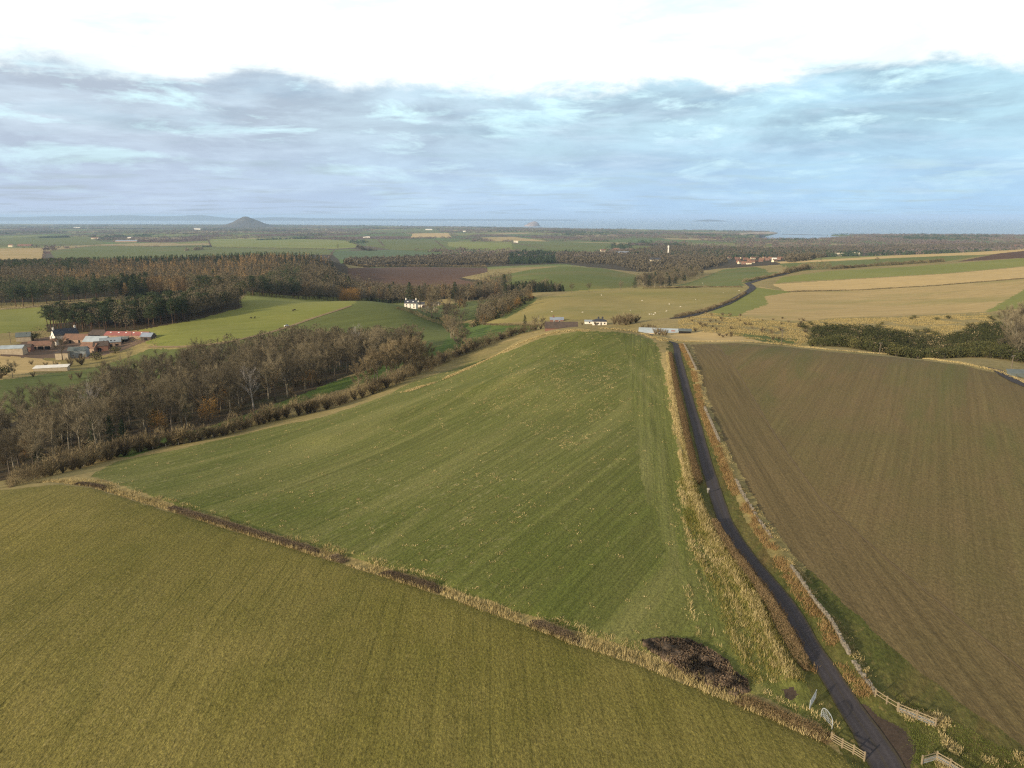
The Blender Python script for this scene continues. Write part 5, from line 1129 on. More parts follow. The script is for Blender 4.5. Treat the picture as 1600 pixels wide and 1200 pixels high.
def building(name, label, px, py, L, Wd, h, rise, rz, wall, roof, cat='farm building', kind='gable', chim=(), wins=(), doors=(), openings=(), sky=(), ymin=300, group=None, x=None, y=None, over=.25, ridge=None):
    """a building with its long side along local x; wins and doors are (side, t, z0, w, h), side one of f b l r"""
    if x is None: X, Y = hit(px, py, ymin); x, y = X[0], Y[0]
    if x < -85 and y < 480: L, Wd, h, rise = L * 1.12, Wd * 1.15, h * 1.3, rise * 1.3; doors = tuple((a, b, c, d * 1.2, e * 1.2) for a, b, c, d, e in doors); openings = tuple((a, b, c, d * 1.25, e * 1.25) for a, b, c, d, e in openings); chim = tuple((a * 1.12, b, c, d) for a, b, c, d in chim)
    a_ = math.radians(rz); x -= math.sin(a_) * Wd / 2; y += math.cos(a_) * Wd / 2
    z = float(min(H(np.array([x + dx for dx in (-L/2, 0, L/2)]), np.array([y - Wd / 2] * 3)))) + .05
    z = max(z, float(H(np.array([x]), np.array([y]))[0]) - .8)
    root = empty(name, (x, y, z), a_); tag(root, label, cat, group)
    l, w_ = L / 2, Wd / 2; mb = MB(); B = -1.2
    if kind == 'gable':
        mb.add([(-l,-w_,B),(l,-w_,B),(l,w_,B),(-l,w_,B),(-l,-w_,h),(l,-w_,h),(l,w_,h),(-l,w_,h),(-l,0,h+rise),(l,0,h+rise)],
               [(0,3,2,1),(0,1,5,4),(2,3,7,6),(1,2,6,9,5),(3,0,4,8,7),(4,5,9,8),(6,7,8,9)])
    elif kind == 'mono':
        mb.add([(-l,-w_,B),(l,-w_,B),(l,w_,B),(-l,w_,B),(-l,-w_,h),(l,-w_,h),(l,w_,h+rise),(-l,w_,h+rise)], [(0,3,2,1),(0,1,5,4),(2,3,7,6),(1,2,6,5),(3,0,4,7),(4,5,6,7)])
    else: mb.box(-l, l, -w_, w_, B, h)
    mb.build('wall', wall, root)
    rb = MB(); o = over; t = .16; e = .03; k = rise / w_ if w_ else 0
    if kind == 'gable':
        for s in (-1, 1):
            y0, z0 = s * (w_ + o), h - k * o + e
            vs = [(-l-o,y0,z0),(l+o,y0,z0),(l+o,0,h+rise+e),(-l-o,0,h+rise+e)]
            vs += [(p[0], p[1], p[2] + t) for p in vs]; rb.add(vs, [(0,1,2,3),(4,7,6,5),(0,4,5,1),(1,5,6,2),(2,6,7,3),(3,7,4,0)])
    elif kind == 'hip':
        i_ = min(l * .9, w_ * .95)
        rb.add([(-l-o,-w_-o,h+e),(l+o,-w_-o,h+e),(l+o,w_+o,h+e),(-l-o,w_+o,h+e),(-l+i_,0,h+rise+e),(l-i_,0,h+rise+e)], [(0,1,5,4),(2,3,4,5),(1,2,5),(3,0,4),(0,3,2,1)])
    elif kind == 'mono':
        vs = [(-l-o,-w_-o,h-rise/Wd*o+e),(l+o,-w_-o,h-rise/Wd*o+e),(l+o,w_+o,h+rise+rise/Wd*o+e),(-l-o,w_+o,h+rise+rise/Wd*o+e)]
        vs += [(p[0], p[1], p[2] + t) for p in vs]; rb.add(vs, [(0,3,2,1),(4,5,6,7),(0,1,5,4),(1,2,6,5),(2,3,7,6),(3,0,4,7)])
    else: rb.box(-l-o, l+o, -w_-o, w_+o, h + e, h + e + .2)
    rf = rb.build('roof', roof, root)
    if ridge: g = MB(); g.box(-l, l, -.18, .18, h + rise + t - .02, h + rise + t + .14); g.build('ridge', ridge, rf)
    for (cx_, cy_, ch, cm) in chim:
        zc = h + rise * (1 - abs(cy_) / w_) if w_ else h
        c = MB(); c.box(cx_-.42, cx_+.42, cy_-.42, cy_+.42, zc - .7, zc + ch); c.box(cx_-.5, cx_+.5, cy_-.5, cy_+.5, zc + ch, zc + ch + .12)
        for q in (-.2, .2): c.box(cx_+q-.11, cx_+q+.11, cy_-.11, cy_+.11, zc + ch + .12, zc + ch + .5)
        c.build('chimney', cm, rf)
    def panel(side, t_, z0, pw, ph, d, mat, nm, frame=None):
        par = root
        for (g_, dd, mt, n_) in (((.12, d - .03, frame, 'frame'),) if frame else ()) + ((0, d, mat, nm),):
            b_ = MB()
            if side in 'fb':
                s = -1 if side == 'f' else 1; c = -l + L * t_; y_ = s * w_; b_.box(c - pw/2 - g_, c + pw/2 + g_, min(y_, y_ + s*dd), max(y_, y_ + s*dd), z0 - g_, z0 + ph + g_)
            else:
                s = -1 if side == 'l' else 1; c = -w_ + Wd * t_; x_ = s * l; b_.box(min(x_, x_ + s*dd), max(x_, x_ + s*dd), c - pw/2 - g_, c + pw/2 + g_, z0 - g_, z0 + ph + g_)
            if n_ == 'frame': fr = b_
            else:
                o_ = b_.build(n_, mt, root)
                if frame: fr.build('frame', frame, o_)
    for q in wins: panel(*q, .07, M['window_glass'], 'window', M['white_paint'] if wall not in (M['white_render'],) else M['pale_stone'])
    for q in doors: panel(*q, .06, M['brown_tile'], 'door')
    for q in openings: panel(*q, .05, M['dark_opening'], 'doorway')
    for (sx_, sf, sw, sm) in sky:       # roof lights on the front slope
        s = MB(); k0, k1 = sf, sf + .2
        for a0, a1 in ((k0, k1),):
            vs = [(sx_-sw/2, -w_*(1-a0), h+rise*a0+.24), (sx_+sw/2, -w_*(1-a0), h+rise*a0+.24), (sx_+sw/2, -w_*(1-a1), h+rise*a1+.24), (sx_-sw/2, -w_*(1-a1), h+rise*a1+.24)]
            vs += [(p[0], p[1], p[2] + .06) for p in vs]; s.add(vs, [(0,3,2,1),(4,5,6,7),(0,1,5,4),(1,2,6,5),(2,3,7,6),(3,0,4,7)])
        s.build('skylight', sm, rf)
    return root
FG = 'buildings of the valley farm'
building('farmhouse', 'tall white farmhouse with dark slate roof and two chimneys at the valley farm', 106, 534, 11.5, 5.6, 3.4, 2.5, 50, M['white_render'], M['slate'], 'house', chim=((-5.2, 0, 1.0, M['white_render']), (5.2, 0, 1.0, M['white_render'])), wins=(('l', .5, 3.7, .7, .9), ('f', .2, 1, .8, 1.1), ('f', .6, 1, .8, 1.1), ('f', .85, 1, .8, 1.1)), doors=(('f', .4, 0, .9, 1.9),), sky=((-1.5, .4, .8, M['window_glass']), (1.8, .4, .8, M['window_glass'])))
building('tiled_barn', 'long low barn with rusty pantile roof in front of the white farmhouse', 117, 536, 12.5, 5.2, 1.8, 2.1, -3, M['stone_wall'], M['pantile'], 'barn', openings=(('f', .3, 0, 1.2, 1.5), ('f', .7, 0, 1.0, 1.5)), ridge=M['brown_tile'])
building('hip_roofed_barn', 'brown hip-roofed barn with pale ridge behind the grey-roofed shed', 151, 531, 12.5, 6.5, 2.2, 2.4, 2, M['stone_wall'], M['brown_tile'], 'barn', 'hip')
building('grey_roofed_shed', 'wide shed with a pale blue-grey metal roof in the middle of the farm', 147, 542, 11.5, 6.5, 2.6, 1.9, -4, M['stone_wall'], M['pale_metal'], 'shed', openings=(('f', .25, 0, 1.4, 1.8),))
building('striped_roof_shed', 'shed with a patched grey and dark striped roof and arched openings', 173, 542, 9.5, 6.2, 2.5, 1.6, 24, M['stone_wall'], M['metal_roof'], 'shed', openings=(('f', .2, 0, 1.3, 1.7), ('f', .5, 0, 1.3, 1.7), ('f', .8, 0, 1.3, 1.7), ('l', .5, 0, 1.5, 1.9)), sky=((-3.2, .15, .7, M['dark_opening']), (-1.4, .15, .7, M['slate']), (.4, .15, .7, M['dark_opening']), (2.2, .15, .7, M['slate'])))
building('tiled_byre', 'small byre with orange tiled roof at the front of the farm', 136, 551, 9.0, 4.8, 2.1, 1.9, -16, M['stone_wall'], M['pantile'], 'barn', doors=(('f', .5, 0, 1, 1.6),))
building('brick_cart_shed', 'reddish stone cart shed with dark doorway right of the orange tiled byre', 158, 549, 6.5, 4.8, 2.6, 1.6, 20, M['brick_red'], M['brown_tile'], 'shed', openings=(('f', .4, 0, 1.4, 1.8),))
building('red_roofed_shed', 'very long shed with a bright red roof and a row of white skylights', 196, 531, 23.0, 6.2, 2.3, 1.3, -4, M['stone_wall'], M['red_metal'], 'shed', sky=tuple((q, .55, .9, M['white_paint']) for q in (-10, -5, -.5, 4.2, 9)))
building('blue_roofed_shed', 'small shed with blue-grey roof at the right end of the red-roofed shed', 228, 532, 6.0, 4.5, 2.0, 1.4, -8, M['brown_tile'], M['blue_grey_sheet'], 'shed', openings=(('f', .5, 0, 1.6, 1.5),))
building('dark_lean_to', 'low dark lean-to between the striped roof and the red-roofed shed', 190, 535, 5.5, 3.0, 1.6, .7, 12, M['dark_opening'], M['grey_green_sheet'], 'shed', 'mono')
building('green_sheet_shed', 'boxy shed with grey-green roof and pale wall nearest the wood', 121, 559, 8.0, 5.4, 3.0, 1.3, 14, M['metal_roof'], M['grey_green_sheet'], 'shed', wins=(('f', .3, 1.2, .7, .8),), doors=(('f', .7, 0, 1.2, 2),))
building('stone_ruin', 'roofless beige stone shed left of the grey-green shed', 97, 562, 5.6, 4.4, 2.7, .6, 10, M['pale_stone'], M['brown_tile'], 'shed', 'mono')
building('pale_sided_shed', 'pale blue-grey sheeted shed with beige gable at the left edge', 18, 554, 10.0, 5.0, 2.8, 1.0, 12, M['pale_stone'], M['pale_metal'], 'shed')
building('small_stone_barn', 'small stone barn with grey roof standing apart behind the yard', 37, 534, 6.6, 5.0, 2.4, 1.6, 24, M['pale_stone'], M['grey_green_sheet'], 'barn')
building('open_fronted_shed', 'open-fronted shed with rusty tiled roof and dark bays left of the farmhouse', 62, 546, 11.0, 4.6, 2.0, 1.5, 12, M['stone_wall'], M['pantile'], 'shed', openings=(('f', .25, 0, 2.2, 1.6), ('f', .55, 0, 2.2, 1.6), ('f', .83, 0, 2.2, 1.6)))
building('white_outhouse', 'tiny white outhouse with tall chimney beside the farmhouse', 83, 540, 3.4, 3.2, 1.9, 1.0, 8, M['white_render'], M['pantile'], 'outhouse', chim=((-1.2, 0, 1.3, M['white_render']),), doors=(('f', .6, 0, .8, 1.6),))
building('brick_store', 'square reddish store between the pale shed and the open bays', 40, 549, 5.0, 3.6, 2.0, 1.0, 10, M['brick_red'], M['brown_tile'], 'shed', openings=(('f', .6, 0, 1.2, 1.5),))
building('white_covered_store', 'long low white-roofed store below the stubble patch in front of the farm', 79, 580, 13.0, 4.0, 1.3, .35, 16, M['pale_stone'], M['white_render'], 'store', 'mono', ymin=250)
# cottages behind the crest
building('brown_barn', 'brick barn with wide brown tiled roof behind the crest of the big field', 877, 519, 16.5, 8.5, 2.6, 2.6, -3, M['brick_red'], M['brown_tile'], 'barn', ymin=350, openings=(('f', .4, 0, 2, 2),))
building('blue_roofed_cottage', 'small cottage with blue-grey roof behind the brown barn', 870, 503, 8.0, 4.5, 1.8, 1.2, -2, M['brick_red'], M['blue_grey_sheet'], 'cottage', ymin=400, chim=((-2, 0, .8, M['brick_red']),), wins=(('f', .3, .7, .7, .7), ('f', .7, .7, .7, .7)))
building('white_cottage', 'white hip-roofed cottage with slate roof left of the big rounded bush', 937, 508, 7.6, 4.8, 1.9, 1.35, -4, M['white_render'], M['slate'], 'cottage', 'hip', ymin=380, chim=((-.6, 0, .7, M['slate']), (1.6, 0, .7, M['slate'])), wins=(('f', .15, .7, .7, .7), ('f', .38, .7, .7, .7), ('f', .85, .7, .7, .7)), doors=(('f', .6, 0, .7, 1.5),))
building('white_annexe', 'low white annexe with pale roof left of the white cottage', 921, 506, 5.2, 3.6, 1.3, .6, -4, M['white_render'], M['metal_roof'], 'annexe', ymin=380, wins=(('f', .5, .5, .7, .6),))
building('metal_roofed_shed', 'long shed with pale metal roof and a rusty patch beside the road top', 1031, 521, 19.5, 6.2, 1.2, 1.7, -14, M['pale_stone'], M['pale_metal'], 'shed', ymin=310, openings=(('l', .5, 0, 1.6, 1.1),), sky=((6.0, .35, 1.8, M['rust']),))
building('low_dark_lean_to', 'low dark shed at the right end of the long metal-roofed shed', 1070, 521, 5.5, 3.0, 1.1, .5, -14, M['dark_opening'], M['grey_green_sheet'], 'shed', 'mono', ymin=300)
# white farmhouse in the valley
wf = (('f', .18, 1, .9, 1.2), ('f', .82, 1, .9, 1.2), ('f', .5, 1, .9, 1.2), ('f', .18, 3.2, .9, 1.1), ('f', .5, 3.2, .9, 1.1), ('f', .82, 3.2, .9, 1.1))
building('valley_farmhouse', 'large white farmhouse with slate roof and dormers behind the green hill', 641, 482, 10.5, 6.5, 5.0, 2.8, -8, M['white_render'], M['slate'], 'house', ymin=600, chim=((4.6, 0, 1.2, M['white_render']), (-4.6, 0, 1.2, M['white_render'])), wins=wf, sky=((-2.5, .3, 1.2, M['white_paint']), (2.5, .3, 1.2, M['white_paint'])))
building('slate_wing', 'dark slate-roofed wing right of the white valley farmhouse', 656, 480, 8.0, 5.0, 2.6, 2.0, -6, M['white_render'], M['slate'], 'wing', ymin=600, chim=((-2, 0, .8, M['white_render']),))
building('pink_outhouse', 'small pinkish outhouse in front of the slate-roofed wing', 663, 483, 4.5, 4.0, 2.0, 1.3, -20, M['cream_render'], M['pantile'], 'outhouse', ymin=580)
building('white_barn', 'long white low barn seen between trees right of the valley farmhouse', 680, 477, 7.0, 4.0, 2.0, 1.0, 0, M['white_render'], M['pale_metal'], 'barn', ymin=640)
# village and far farms
RV = random.Random(5); vg_lab = 'red-roofed village house among the brown woods on the plain'
for i, (p, q) in enumerate([(1141,405),(1147,404.5),(1153,405.5),(1160,404),(1166,406),(1170,408),(1177,405),(1184,404),(1190,406),(1195,404),(1199,407),(1203,405),(1175,411),(1182,410),(1189,409),(1158,412),(1163,413),(1156,410),(1170,413.5),(1217,406),(1223,404.5),(1212,409)]):
    building('village_house', vg_lab, p, q, RV.uniform(8, 12), RV.uniform(5, 7), RV.uniform(2.4, 3.4), RV.uniform(2.2, 3.2), RV.uniform(-40, 40), M['brick_red'] if i % 3 else M['cream_render'], M['pantile'], 'house', ymin=1400, group='red-roofed village houses', chim=((-3, 0, 1.2, M['brick_red']),), wins=(('f', .3, .8, 1.1, 1.2), ('f', .7, .8, 1.1, 1.2)), over=.4)
for nm, lb, p, q, L, Wd, h, ri, rz, wm, rm, ct in [
    ('cream_house', 'large cream house standing in the trees left of the village', 1024, 412, 24, 12, 9, 4, -5, 'cream_render', 'slate', 'house'),
    ('grey_shed', 'long blue-grey farm shed on the plain above the round green hill', 972, 398, 44, 18, 6, 4, -3, 'blue_grey_sheet', 'blue_grey_sheet', 'shed'),
    ('white_roofed_hut', 'low white-roofed pavilion just above the cream house', 1017, 400, 20, 12, 4, 4, 0, 'blue_grey_sheet', 'white_render', 'hut'),
    ('farmhouse', 'red-roofed farmhouse left of the long grey shed', 943, 393.5, 18, 10, 5, 4, 10, 'cream_render', 'pantile', 'house'),
    ('farmhouse', 'red-roofed steading behind the long grey shed', 962, 391.5, 24, 10, 5, 4, -10, 'brick_red', 'pantile', 'steading'),
    ('farmhouse', 'small red-roofed house right of the long grey shed', 987, 392.5, 14, 9, 5, 4, 0, 'cream_render', 'pantile', 'house'),
    ('white_house', 'tiny white house at the right edge of the village', 1210.5, 408, 8, 7, 5, 2, 0, 'white_render', 'white_render', 'house'),
    ('cream_terrace', 'cream terrace above the pale stubble strip right of the village', 1312, 400, 26, 10, 6, 3, -3, 'cream_render', 'cream_render', 'terrace'),
    ('cream_terrace', 'second cream building right of the cream terrace', 1338, 398.5, 22, 10, 5, 3, -3, 'cream_render', 'cream_render', 'terrace'),
    ('grey_barn', 'grey barn in the trees between village and cream terrace', 1250, 402.5, 20, 11, 5, 3, 0, 'metal_roof', 'blue_grey_sheet', 'barn'),
    ('red_roofed_house', 'red-roofed house far right above the sloping fields', 1592, 386.5, 30, 12, 6, 5, 0, 'brick_red', 'pantile', 'house'),
    ('pink_house', 'pale pink house at the far left edge of the plain', 16, 386, 18, 12, 7, 4, 0, 'cream_render', 'pantile', 'house'),
    ('red_terrace', 'long red-roofed row beside the pale pink house', 38, 384.5, 60, 12, 4, 4, 0, 'brick_red', 'pantile', 'terrace'),
    ('far_steading', 'red-roofed steading on the far left plain', 148, 373.5, 40, 14, 7, 5, 10, 'cream_render', 'pantile', 'steading'),
    ('grey_shed', 'long grey roofed shed row on the far left plain', 197, 378.5, 110, 16, 6, 5, 0, 'stone_wall', 'blue_grey_sheet', 'shed'),
    ('white_house', 'white house among dark trees on the far left plain', 202, 372.5, 22, 12, 9, 5, 0, 'white_render', 'slate', 'house'),
    ('white_house', 'white farmhouse pair in the middle of the far plain', 574, 371.5, 30, 14, 9, 5, 0, 'white_render', 'slate', 'house'),
    ('white_house', 'small white cottage left of the pair on the far plain', 569, 371.5, 14, 10, 7, 4, 0, 'white_render', 'slate', 'cottage'),
    ('white_house', 'lone white cottage right of the far stubble field', 726, 362.5, 28, 16, 12, 6, 0, 'white_render', 'slate', 'cottage'),
    ('white_house', 'white sheds on the far plain above the stubble field', 670, 359.5, 70, 20, 10, 5, 0, 'white_render', 'metal_roof', 'sheds'),
    ('white_house', 'far white houses left of the conical hill', 308, 359, 70, 20, 14, 6, 0, 'white_render', 'metal_roof', 'houses'),
    ('white_house', 'far white buildings on the left plain', 120, 356.5, 90, 20, 12, 6, 0, 'white_render', 'metal_roof', 'buildings'),
    ('white_house', 'white buildings at the right edge of the plain behind the pale field', 806, 379.5, 22, 14, 6, 4, 0, 'white_render', 'cream_render', 'buildings')]:
    building(nm, lb, p, q, L, Wd, h, ri, rz, M[wm], M[rm], ct, ymin=1400, over=.5, wins=(('f', .25, 1.2, 1.6, 1.8), ('f', .5, 1.2, 1.6, 1.8), ('f', .75, 1.2, 1.6, 1.8)) if 'shed' not in nm else ())
X, Y = hit(1044, 399, 1700); zt = float(H(X, Y)[0]); t_ = empty('water_tower', (X[0], Y[0], zt)); tag(t_, 'slim white tower rising from the woods left of the village', 'tower')
mb = MB(); mb.tube([(0,0,-1),(0,0,4),(0,0,22)], [2.6, 2.2, 1.7], 14); mb.build('shaft', M['white_render'], t_, True)
mb = MB(); mb.tube([(0,0,22.02),(0,0,23),(0,0,29),(0,0,30)], [1.7, 2.7, 2.7, 2.0], 14); mb.build('head', M['white_render'], t_, True)

# ------------------------------------------------------------------ stone walls
def stones(line, seed, hgt=.55, wid=.45, gap=0.0, size=(.18, .42)):
    r = random.Random(seed); mb = MB(); L = [np.array(p) for p in line]
    for a_, b_ in zip(L[:-1], L[1:]):
        d = b_ - a_; ln = np.linalg.norm(d); d = d / (ln + 1e-9); n = np.array([-d[1], d[0]]); s = 0.0
        while s < ln:
            st = r.uniform(*size); z0 = -.1; lvl = hgt * r.uniform(.55, 1.1) * (0 if r.random() < gap else 1)
            while z0 < lvl:
                hh = r.uniform(.12, .24)
                for k in (-1, 0, 1):
                    c = a_ + d * (s + r.uniform(-.05, .05)) + n * (k * wid / 3 * (1 - z0 * .5) + r.uniform(-.04, .04)); zz = float(base_h(c[0], c[1])) + .25 + z0
                    u = st * .5 * r.uniform(.8, 1.1); v = wid / 5.5 * r.uniform(.8, 1.3); ro = math.atan2(d[1], d[0]) + r.uniform(-.2, .2); ca, sa = math.cos(ro), math.sin(ro)
                    vs = []
                    for zq, sc in ((0, 1), (hh, .82)):
                        for qx, qy in ((-1,-1),(1,-1),(1,1),(-1,1)):
                            qx *= u * sc * r.uniform(.8, 1.1); qy *= v * sc * r.uniform(.8, 1.1); vs.append((c[0] + qx * ca - qy * sa, c[1] + qx * sa + qy * ca, zz + zq + r.uniform(-.02, .02)))
                    mb.add(vs, [(0,3,2,1),(4,5,6,7),(0,1,5,4),(1,2,6,5),(2,3,7,6),(3,0,4,7)])
                z0 += hh
            s += st
    return mb
def wall(label, pts, seed, **kw):
    o = stones(pline(pts, step=8), seed, **kw).build('stone_wall', M['wall_stones']); tag(o, label, 'stone wall'); return o
wall('pale tumbled stone wall along the right verge of the lower road', [(1236,890),(1247,905),(1275,947),(1300,977),(1317,1010),(1326,1026)], 1, gap=.12, wid=.30, hgt=.42)
wall('broken stub of stone wall just above the gate right of the road', [(1332,1036),(1345,1056),(1360,1077),(1368,1089)], 2, gap=.5, hgt=.35, wid=.35)
wall('overgrown upper stone wall beside the ploughed field', [(1150,752),(1157,770),(1187,818),(1205,843)], 3, gap=.6, hgt=.4, wid=.4)
wall('thin pale wall at the top right of the road by the ploughed field', [(1068,539),(1077,556),(1088,580)], 4, gap=.1, hgt=.5, wid=.5)
wall('short stretch of pale wall on the verge halfway up the road', [(1101,640),(1112,665),(1124,693)], 5, gap=.35, hgt=.5, wid=.5)
wl = [W(p, y) for p, y in [(0,588),(40,592),(60,600),(100,606),(150,618),(200,632)]]
hedge('field_wall', 'pale wall along the front edge of the big left wood', wl, 1.0, 1.2, 30, M['pale_stone'], cat='stone wall', seed=9, lumps=.1, mat_w=.6, ln=.5, box=True)

# ------------------------------------------------------------------ gates, fences, posts
def gz(x, y): return float(H(np.array([x]), np.array([y]))[0])
def rails(name, label, pts, nrail, hgt, mat, posts=True, cat='fence', extra=None, rw=.042, mesh=None, group=None, brace=False):
    P = [np.array(q) for q in (pline(pts, step=500))]; x0, y0 = P[0]; z0 = gz(x0, y0); root = empty(name, (x0, y0, z0)); tag(root, label, cat, group)
    G = [np.array([p[0] - x0, p[1] - y0, gz(*p) - z0]) for p in P]
    if posts:
        for g in G: b = MB(); b.box(g[0]-.05, g[0]+.05, g[1]-.05, g[1]+.05, g[2]-.3, g[2]+hgt+.1); b.build('post', mat, root)
    for a_, b_ in zip(G[:-1], G[1:]):
        for k in range(nrail):
            zz = np.array([0, 0, hgt * (k + 1) / nrail - .04]); b = MB(); b.bar(a_ + zz, b_ + zz, rw * .6, rw * 1.7); b.build('rail', mat, root)
        if brace: b = MB(); b.bar(a_ + np.array([0, 0, .1]), b_ + np.array([0, 0, hgt - .1]), rw * .7); b.build('brace', mat, root)
        if mesh:
            b = MB()
            for k in range(14): t = (k + .5) / 14; c = a_ * (1 - t) + b_ * t; b.bar(c + np.array([0, 0, .05]), c + np.array([0, 0, hgt * .7]), .018)
            for k in range(4): zz = np.array([0, 0, .1 + hgt * .17 * k]); b.bar(a_ + zz, b_ + zz, .018)
            b.build('mesh_panel', mesh, root)
    return root
rails('wooden_fence', 'tan timber rail fence left of the road at the bottom edge', [(1299,1153),(1316,1163),(1334,1172),(1351,1182)], 4, .85, M['timber'])
rails('wooden_fence', 'two-rail timber fence leading from wall to gate', [(1367,1092),(1385,1101),(1402,1110)], 2, .75, M['timber'])
rails('field_gate', 'pale wooden gate with wire mesh right of the road', [(1403,1112),(1432,1124),(1461,1136)], 3, .85, M['timber'], mesh=M['galvanised'], cat='gate', brace=True)
rails('wooden_fence', 'cornered timber rail fence at the bottom right', [(1440,1194),(1463,1188),(1484,1200),(1512,1218)], 3, .8, M['timber'], mesh=M['galvanised'])
X, Y = hit([1265, 1275], [1108, 1092]); x0, y0 = X[0], Y[0]
rt = empty('metal_gate', (x0, y0, gz(x0, y0)), math.atan2(Y[1] - Y[0], X[1] - X[0])); tag(rt, 'pale metal gate standing open edge-on in the field corner', 'gate')
mb = MB(); mb.tube([(0,0,0),(0,0,1.0)], .04, 8); mb.build('gate_post', M['galvanised'], rt)
mb = MB()
for k in range(6): mb.bar((0, 0, .15 + k * .15), (1.9, .05, .15 + k * .15), .04, .06)
mb.build('bars', M['galvanised'], rt); mb = MB(); mb.bar((1.9, .05, .1), (1.9, .05, 1.0), .05); mb.bar((0, 0, .15), (1.9, .05, .9), .04); mb.build('brace', M['galvanised'], rt)
X, Y = hit([1283, 1300], [1119, 1137]); x0, y0 = X[0], Y[0]
rt = empty('tubular_hurdle', (x0, y0, gz(x0, y0) + .02), math.atan2(Y[1] - Y[0], X[1] - X[0])); tag(rt, 'grey tubular hurdle with rounded end leaning in the grass near the road', 'hurdle')
ln = math.hypot(X[1] - X[0], Y[1] - Y[0]); fr = MB(); arc = [(ln, 0, 0), (ln, 0, .75), (ln * .75, .1, 1.0), (ln * .35, .15, 1.05), (.1, .1, .95), (0, 0, .6), (0, 0, 0)]
fr.tube(cat_rom(arc, 4), .035, 6); fr.build('frame', M['galvanised'], rt); mb = MB()
for k in range(5): mb.bar((ln * (.1 + .12 * k), .08, .05), (ln * (.1 + .12 * k), .1, 1.0), .025)
for k in range(3): mb.bar((0, .02, .3 + .2 * k), (ln, .02, .25 + .2 * k), .025)
mb.build('bars', M['galvanised'], rt)
def upole(px, py, hgt, label, ymin=200, rz=.5):
    X, Y = hit(px, py, ymin); x, y = X[0], Y[0]; rt = empty('utility_pole', (x, y, gz(x, y)), rz); tag(rt, label, 'utility pole', 'utility poles across the fields')
    mb = MB(); mb.tube([(0,0,-.3),(0,0,hgt)], [.15, .10], 7); mb.build('pole', M['pole_wood'], rt); mb = MB(); mb.box(-.9, .9, -.06, .06, hgt - .45, hgt - .3); a_ = mb.build('crossarm', M['pole_wood'], rt)
    for q in (-.75, 0.0, .75): b = MB(); b.tube([(q,0,hgt-.3),(q,0,hgt-.05)], .06, 6); b.build('insulator', M['grey_timber'], a_)
for a_ in [(207,533,7.5,'utility pole in front of the long red roof'),(17,537,7,'utility pole behind the pale-sided shed'),(1221,538,6.5,'utility pole in rough grass behind the top edge of the ploughed field',270),(1374,553,4.2,'utility pole in front of the gorse bank',200),
           (1580,578,4.5,'utility pole by the driveway at the right edge',150),(841,507,5.5,'utility pole left of the brown barn',380),(969,452,9,'utility pole on the skyline of the pale hill',600),(875,416,9,'utility pole on top of the round green hill',1000)]:
    upole(*a_[:4], ymin=a_[4] if len(a_) > 4 else 200)
X, Y = hit(1106, 769); rt = empty('marker_post', (X[0], Y[0], gz(X[0], Y[0]))); tag(rt, 'small pale marker post on the left verge in the gap between low hedges', 'post')
mb = MB(); mb.box(-.06, .06, -.06, .06, -.2, .9); mb.build('post', M['grey_timber'], rt); mb = MB(); mb.box(-.22, .22, -.09, -.063, .6, .95); mb.build('plate', M['grey_timber'], rt)
# wire fence posts along the dry boundary
fp_ = pline([(1140,742),(1165,790),(1200,838),(1235,892)], step=14)
# post and wire fences crossing the middle distance
def post_line(label, line, gap, hgt, mat, cat='wire fence'):
    L = [np.array(p) for p in line]; pts = []; carry = 0
    for a_, b_ in zip(L[:-1], L[1:]):
        d = np.linalg.norm(b_ - a_); s = carry
        while s < d: pts.append(a_ + (b_ - a_) * s / d); s += gap
        carry = s - d
    x0, y0 = pts[0]; z0 = gz(x0, y0); rt = empty('wire_fence', (x0, y0, z0)); tag(rt, label, cat)
    pr = MB(); pr.box(-.045, .045, -.045, .045, -.2, hgt); me = pr.mesh('post', mat); g = [(p[0] - x0, p[1] - y0, gz(*p) - z0) for p in pts[:95]]
    for q in g: o = bpy.data.objects.new('post', me); COL.objects.link(o); o.parent = rt; o.location = q
    wb = MB()
    for a_, b_ in zip(g[:-1], g[1:]):
        for k in (.4, .7, .95): wb.bar((a_[0], a_[1], a_[2] + hgt * k), (b_[0], b_[1], b_[2] + hgt * k), .006)
    wb.build('wires', M['pole_wood'], rt)
post_line('post and wire fence along the far left edge of the big green field', [(x + .5, y - 2.8) for x, y in HL[4:]], 3.0, .9, M['grey_timber'])
0 and post_line('post and wire fence along the lower boundary of the two grass fields', [(x, y) for x, y in DITCH[2:]], 2.6, .9, M['grey_timber'])
0 and post_line('post and wire fence on the bank left of the road', BANK, 3.0, .9, M['grey_timber'])
0 and post_line('post and wire fence along the top of the ploughed field', TOPE, 3.2, .9, M['grey_timber'])

# ------------------------------------------------------------------ muck patch by the boundary
MP = ppoly([(1003,1003),(1040,998),(1078,1001),(1112,1018),(1136,1033),(1146,1050),(1168,1064),(1171,1078),(1152,1083),(1112,1071),(1076,1053),(1050,1036),(1020,1020)], 25, 6)
lo, hi = MP.min(0) - .3, MP.max(0) + .3; nx, ny = int((hi[0] - lo[0]) / .12), int((hi[1] - lo[1]) / .12)
gx, gy = np.meshgrid(np.linspace(lo[0], hi[0], nx), np.linspace(lo[1], hi[1], ny), indexing='ij'); ins = inpoly(gx + (fbm(gx * 1.5, gy * 1.5) - .5) * .8, gy + (fbm(gx * 1.5 + 9, gy * 1.5) - .5) * .8, MP)
gzz = H(gx.ravel(), gy.ravel()).reshape(gx.shape); hm = np.where(ins, .07 + .24 * np.clip(fbm(gx / 1.1, gy / 1.1, 4) * 2 - .6, 0, 1) + .18 * (fbm(gx * 3, gy * 3, 3) - .3), -.15)
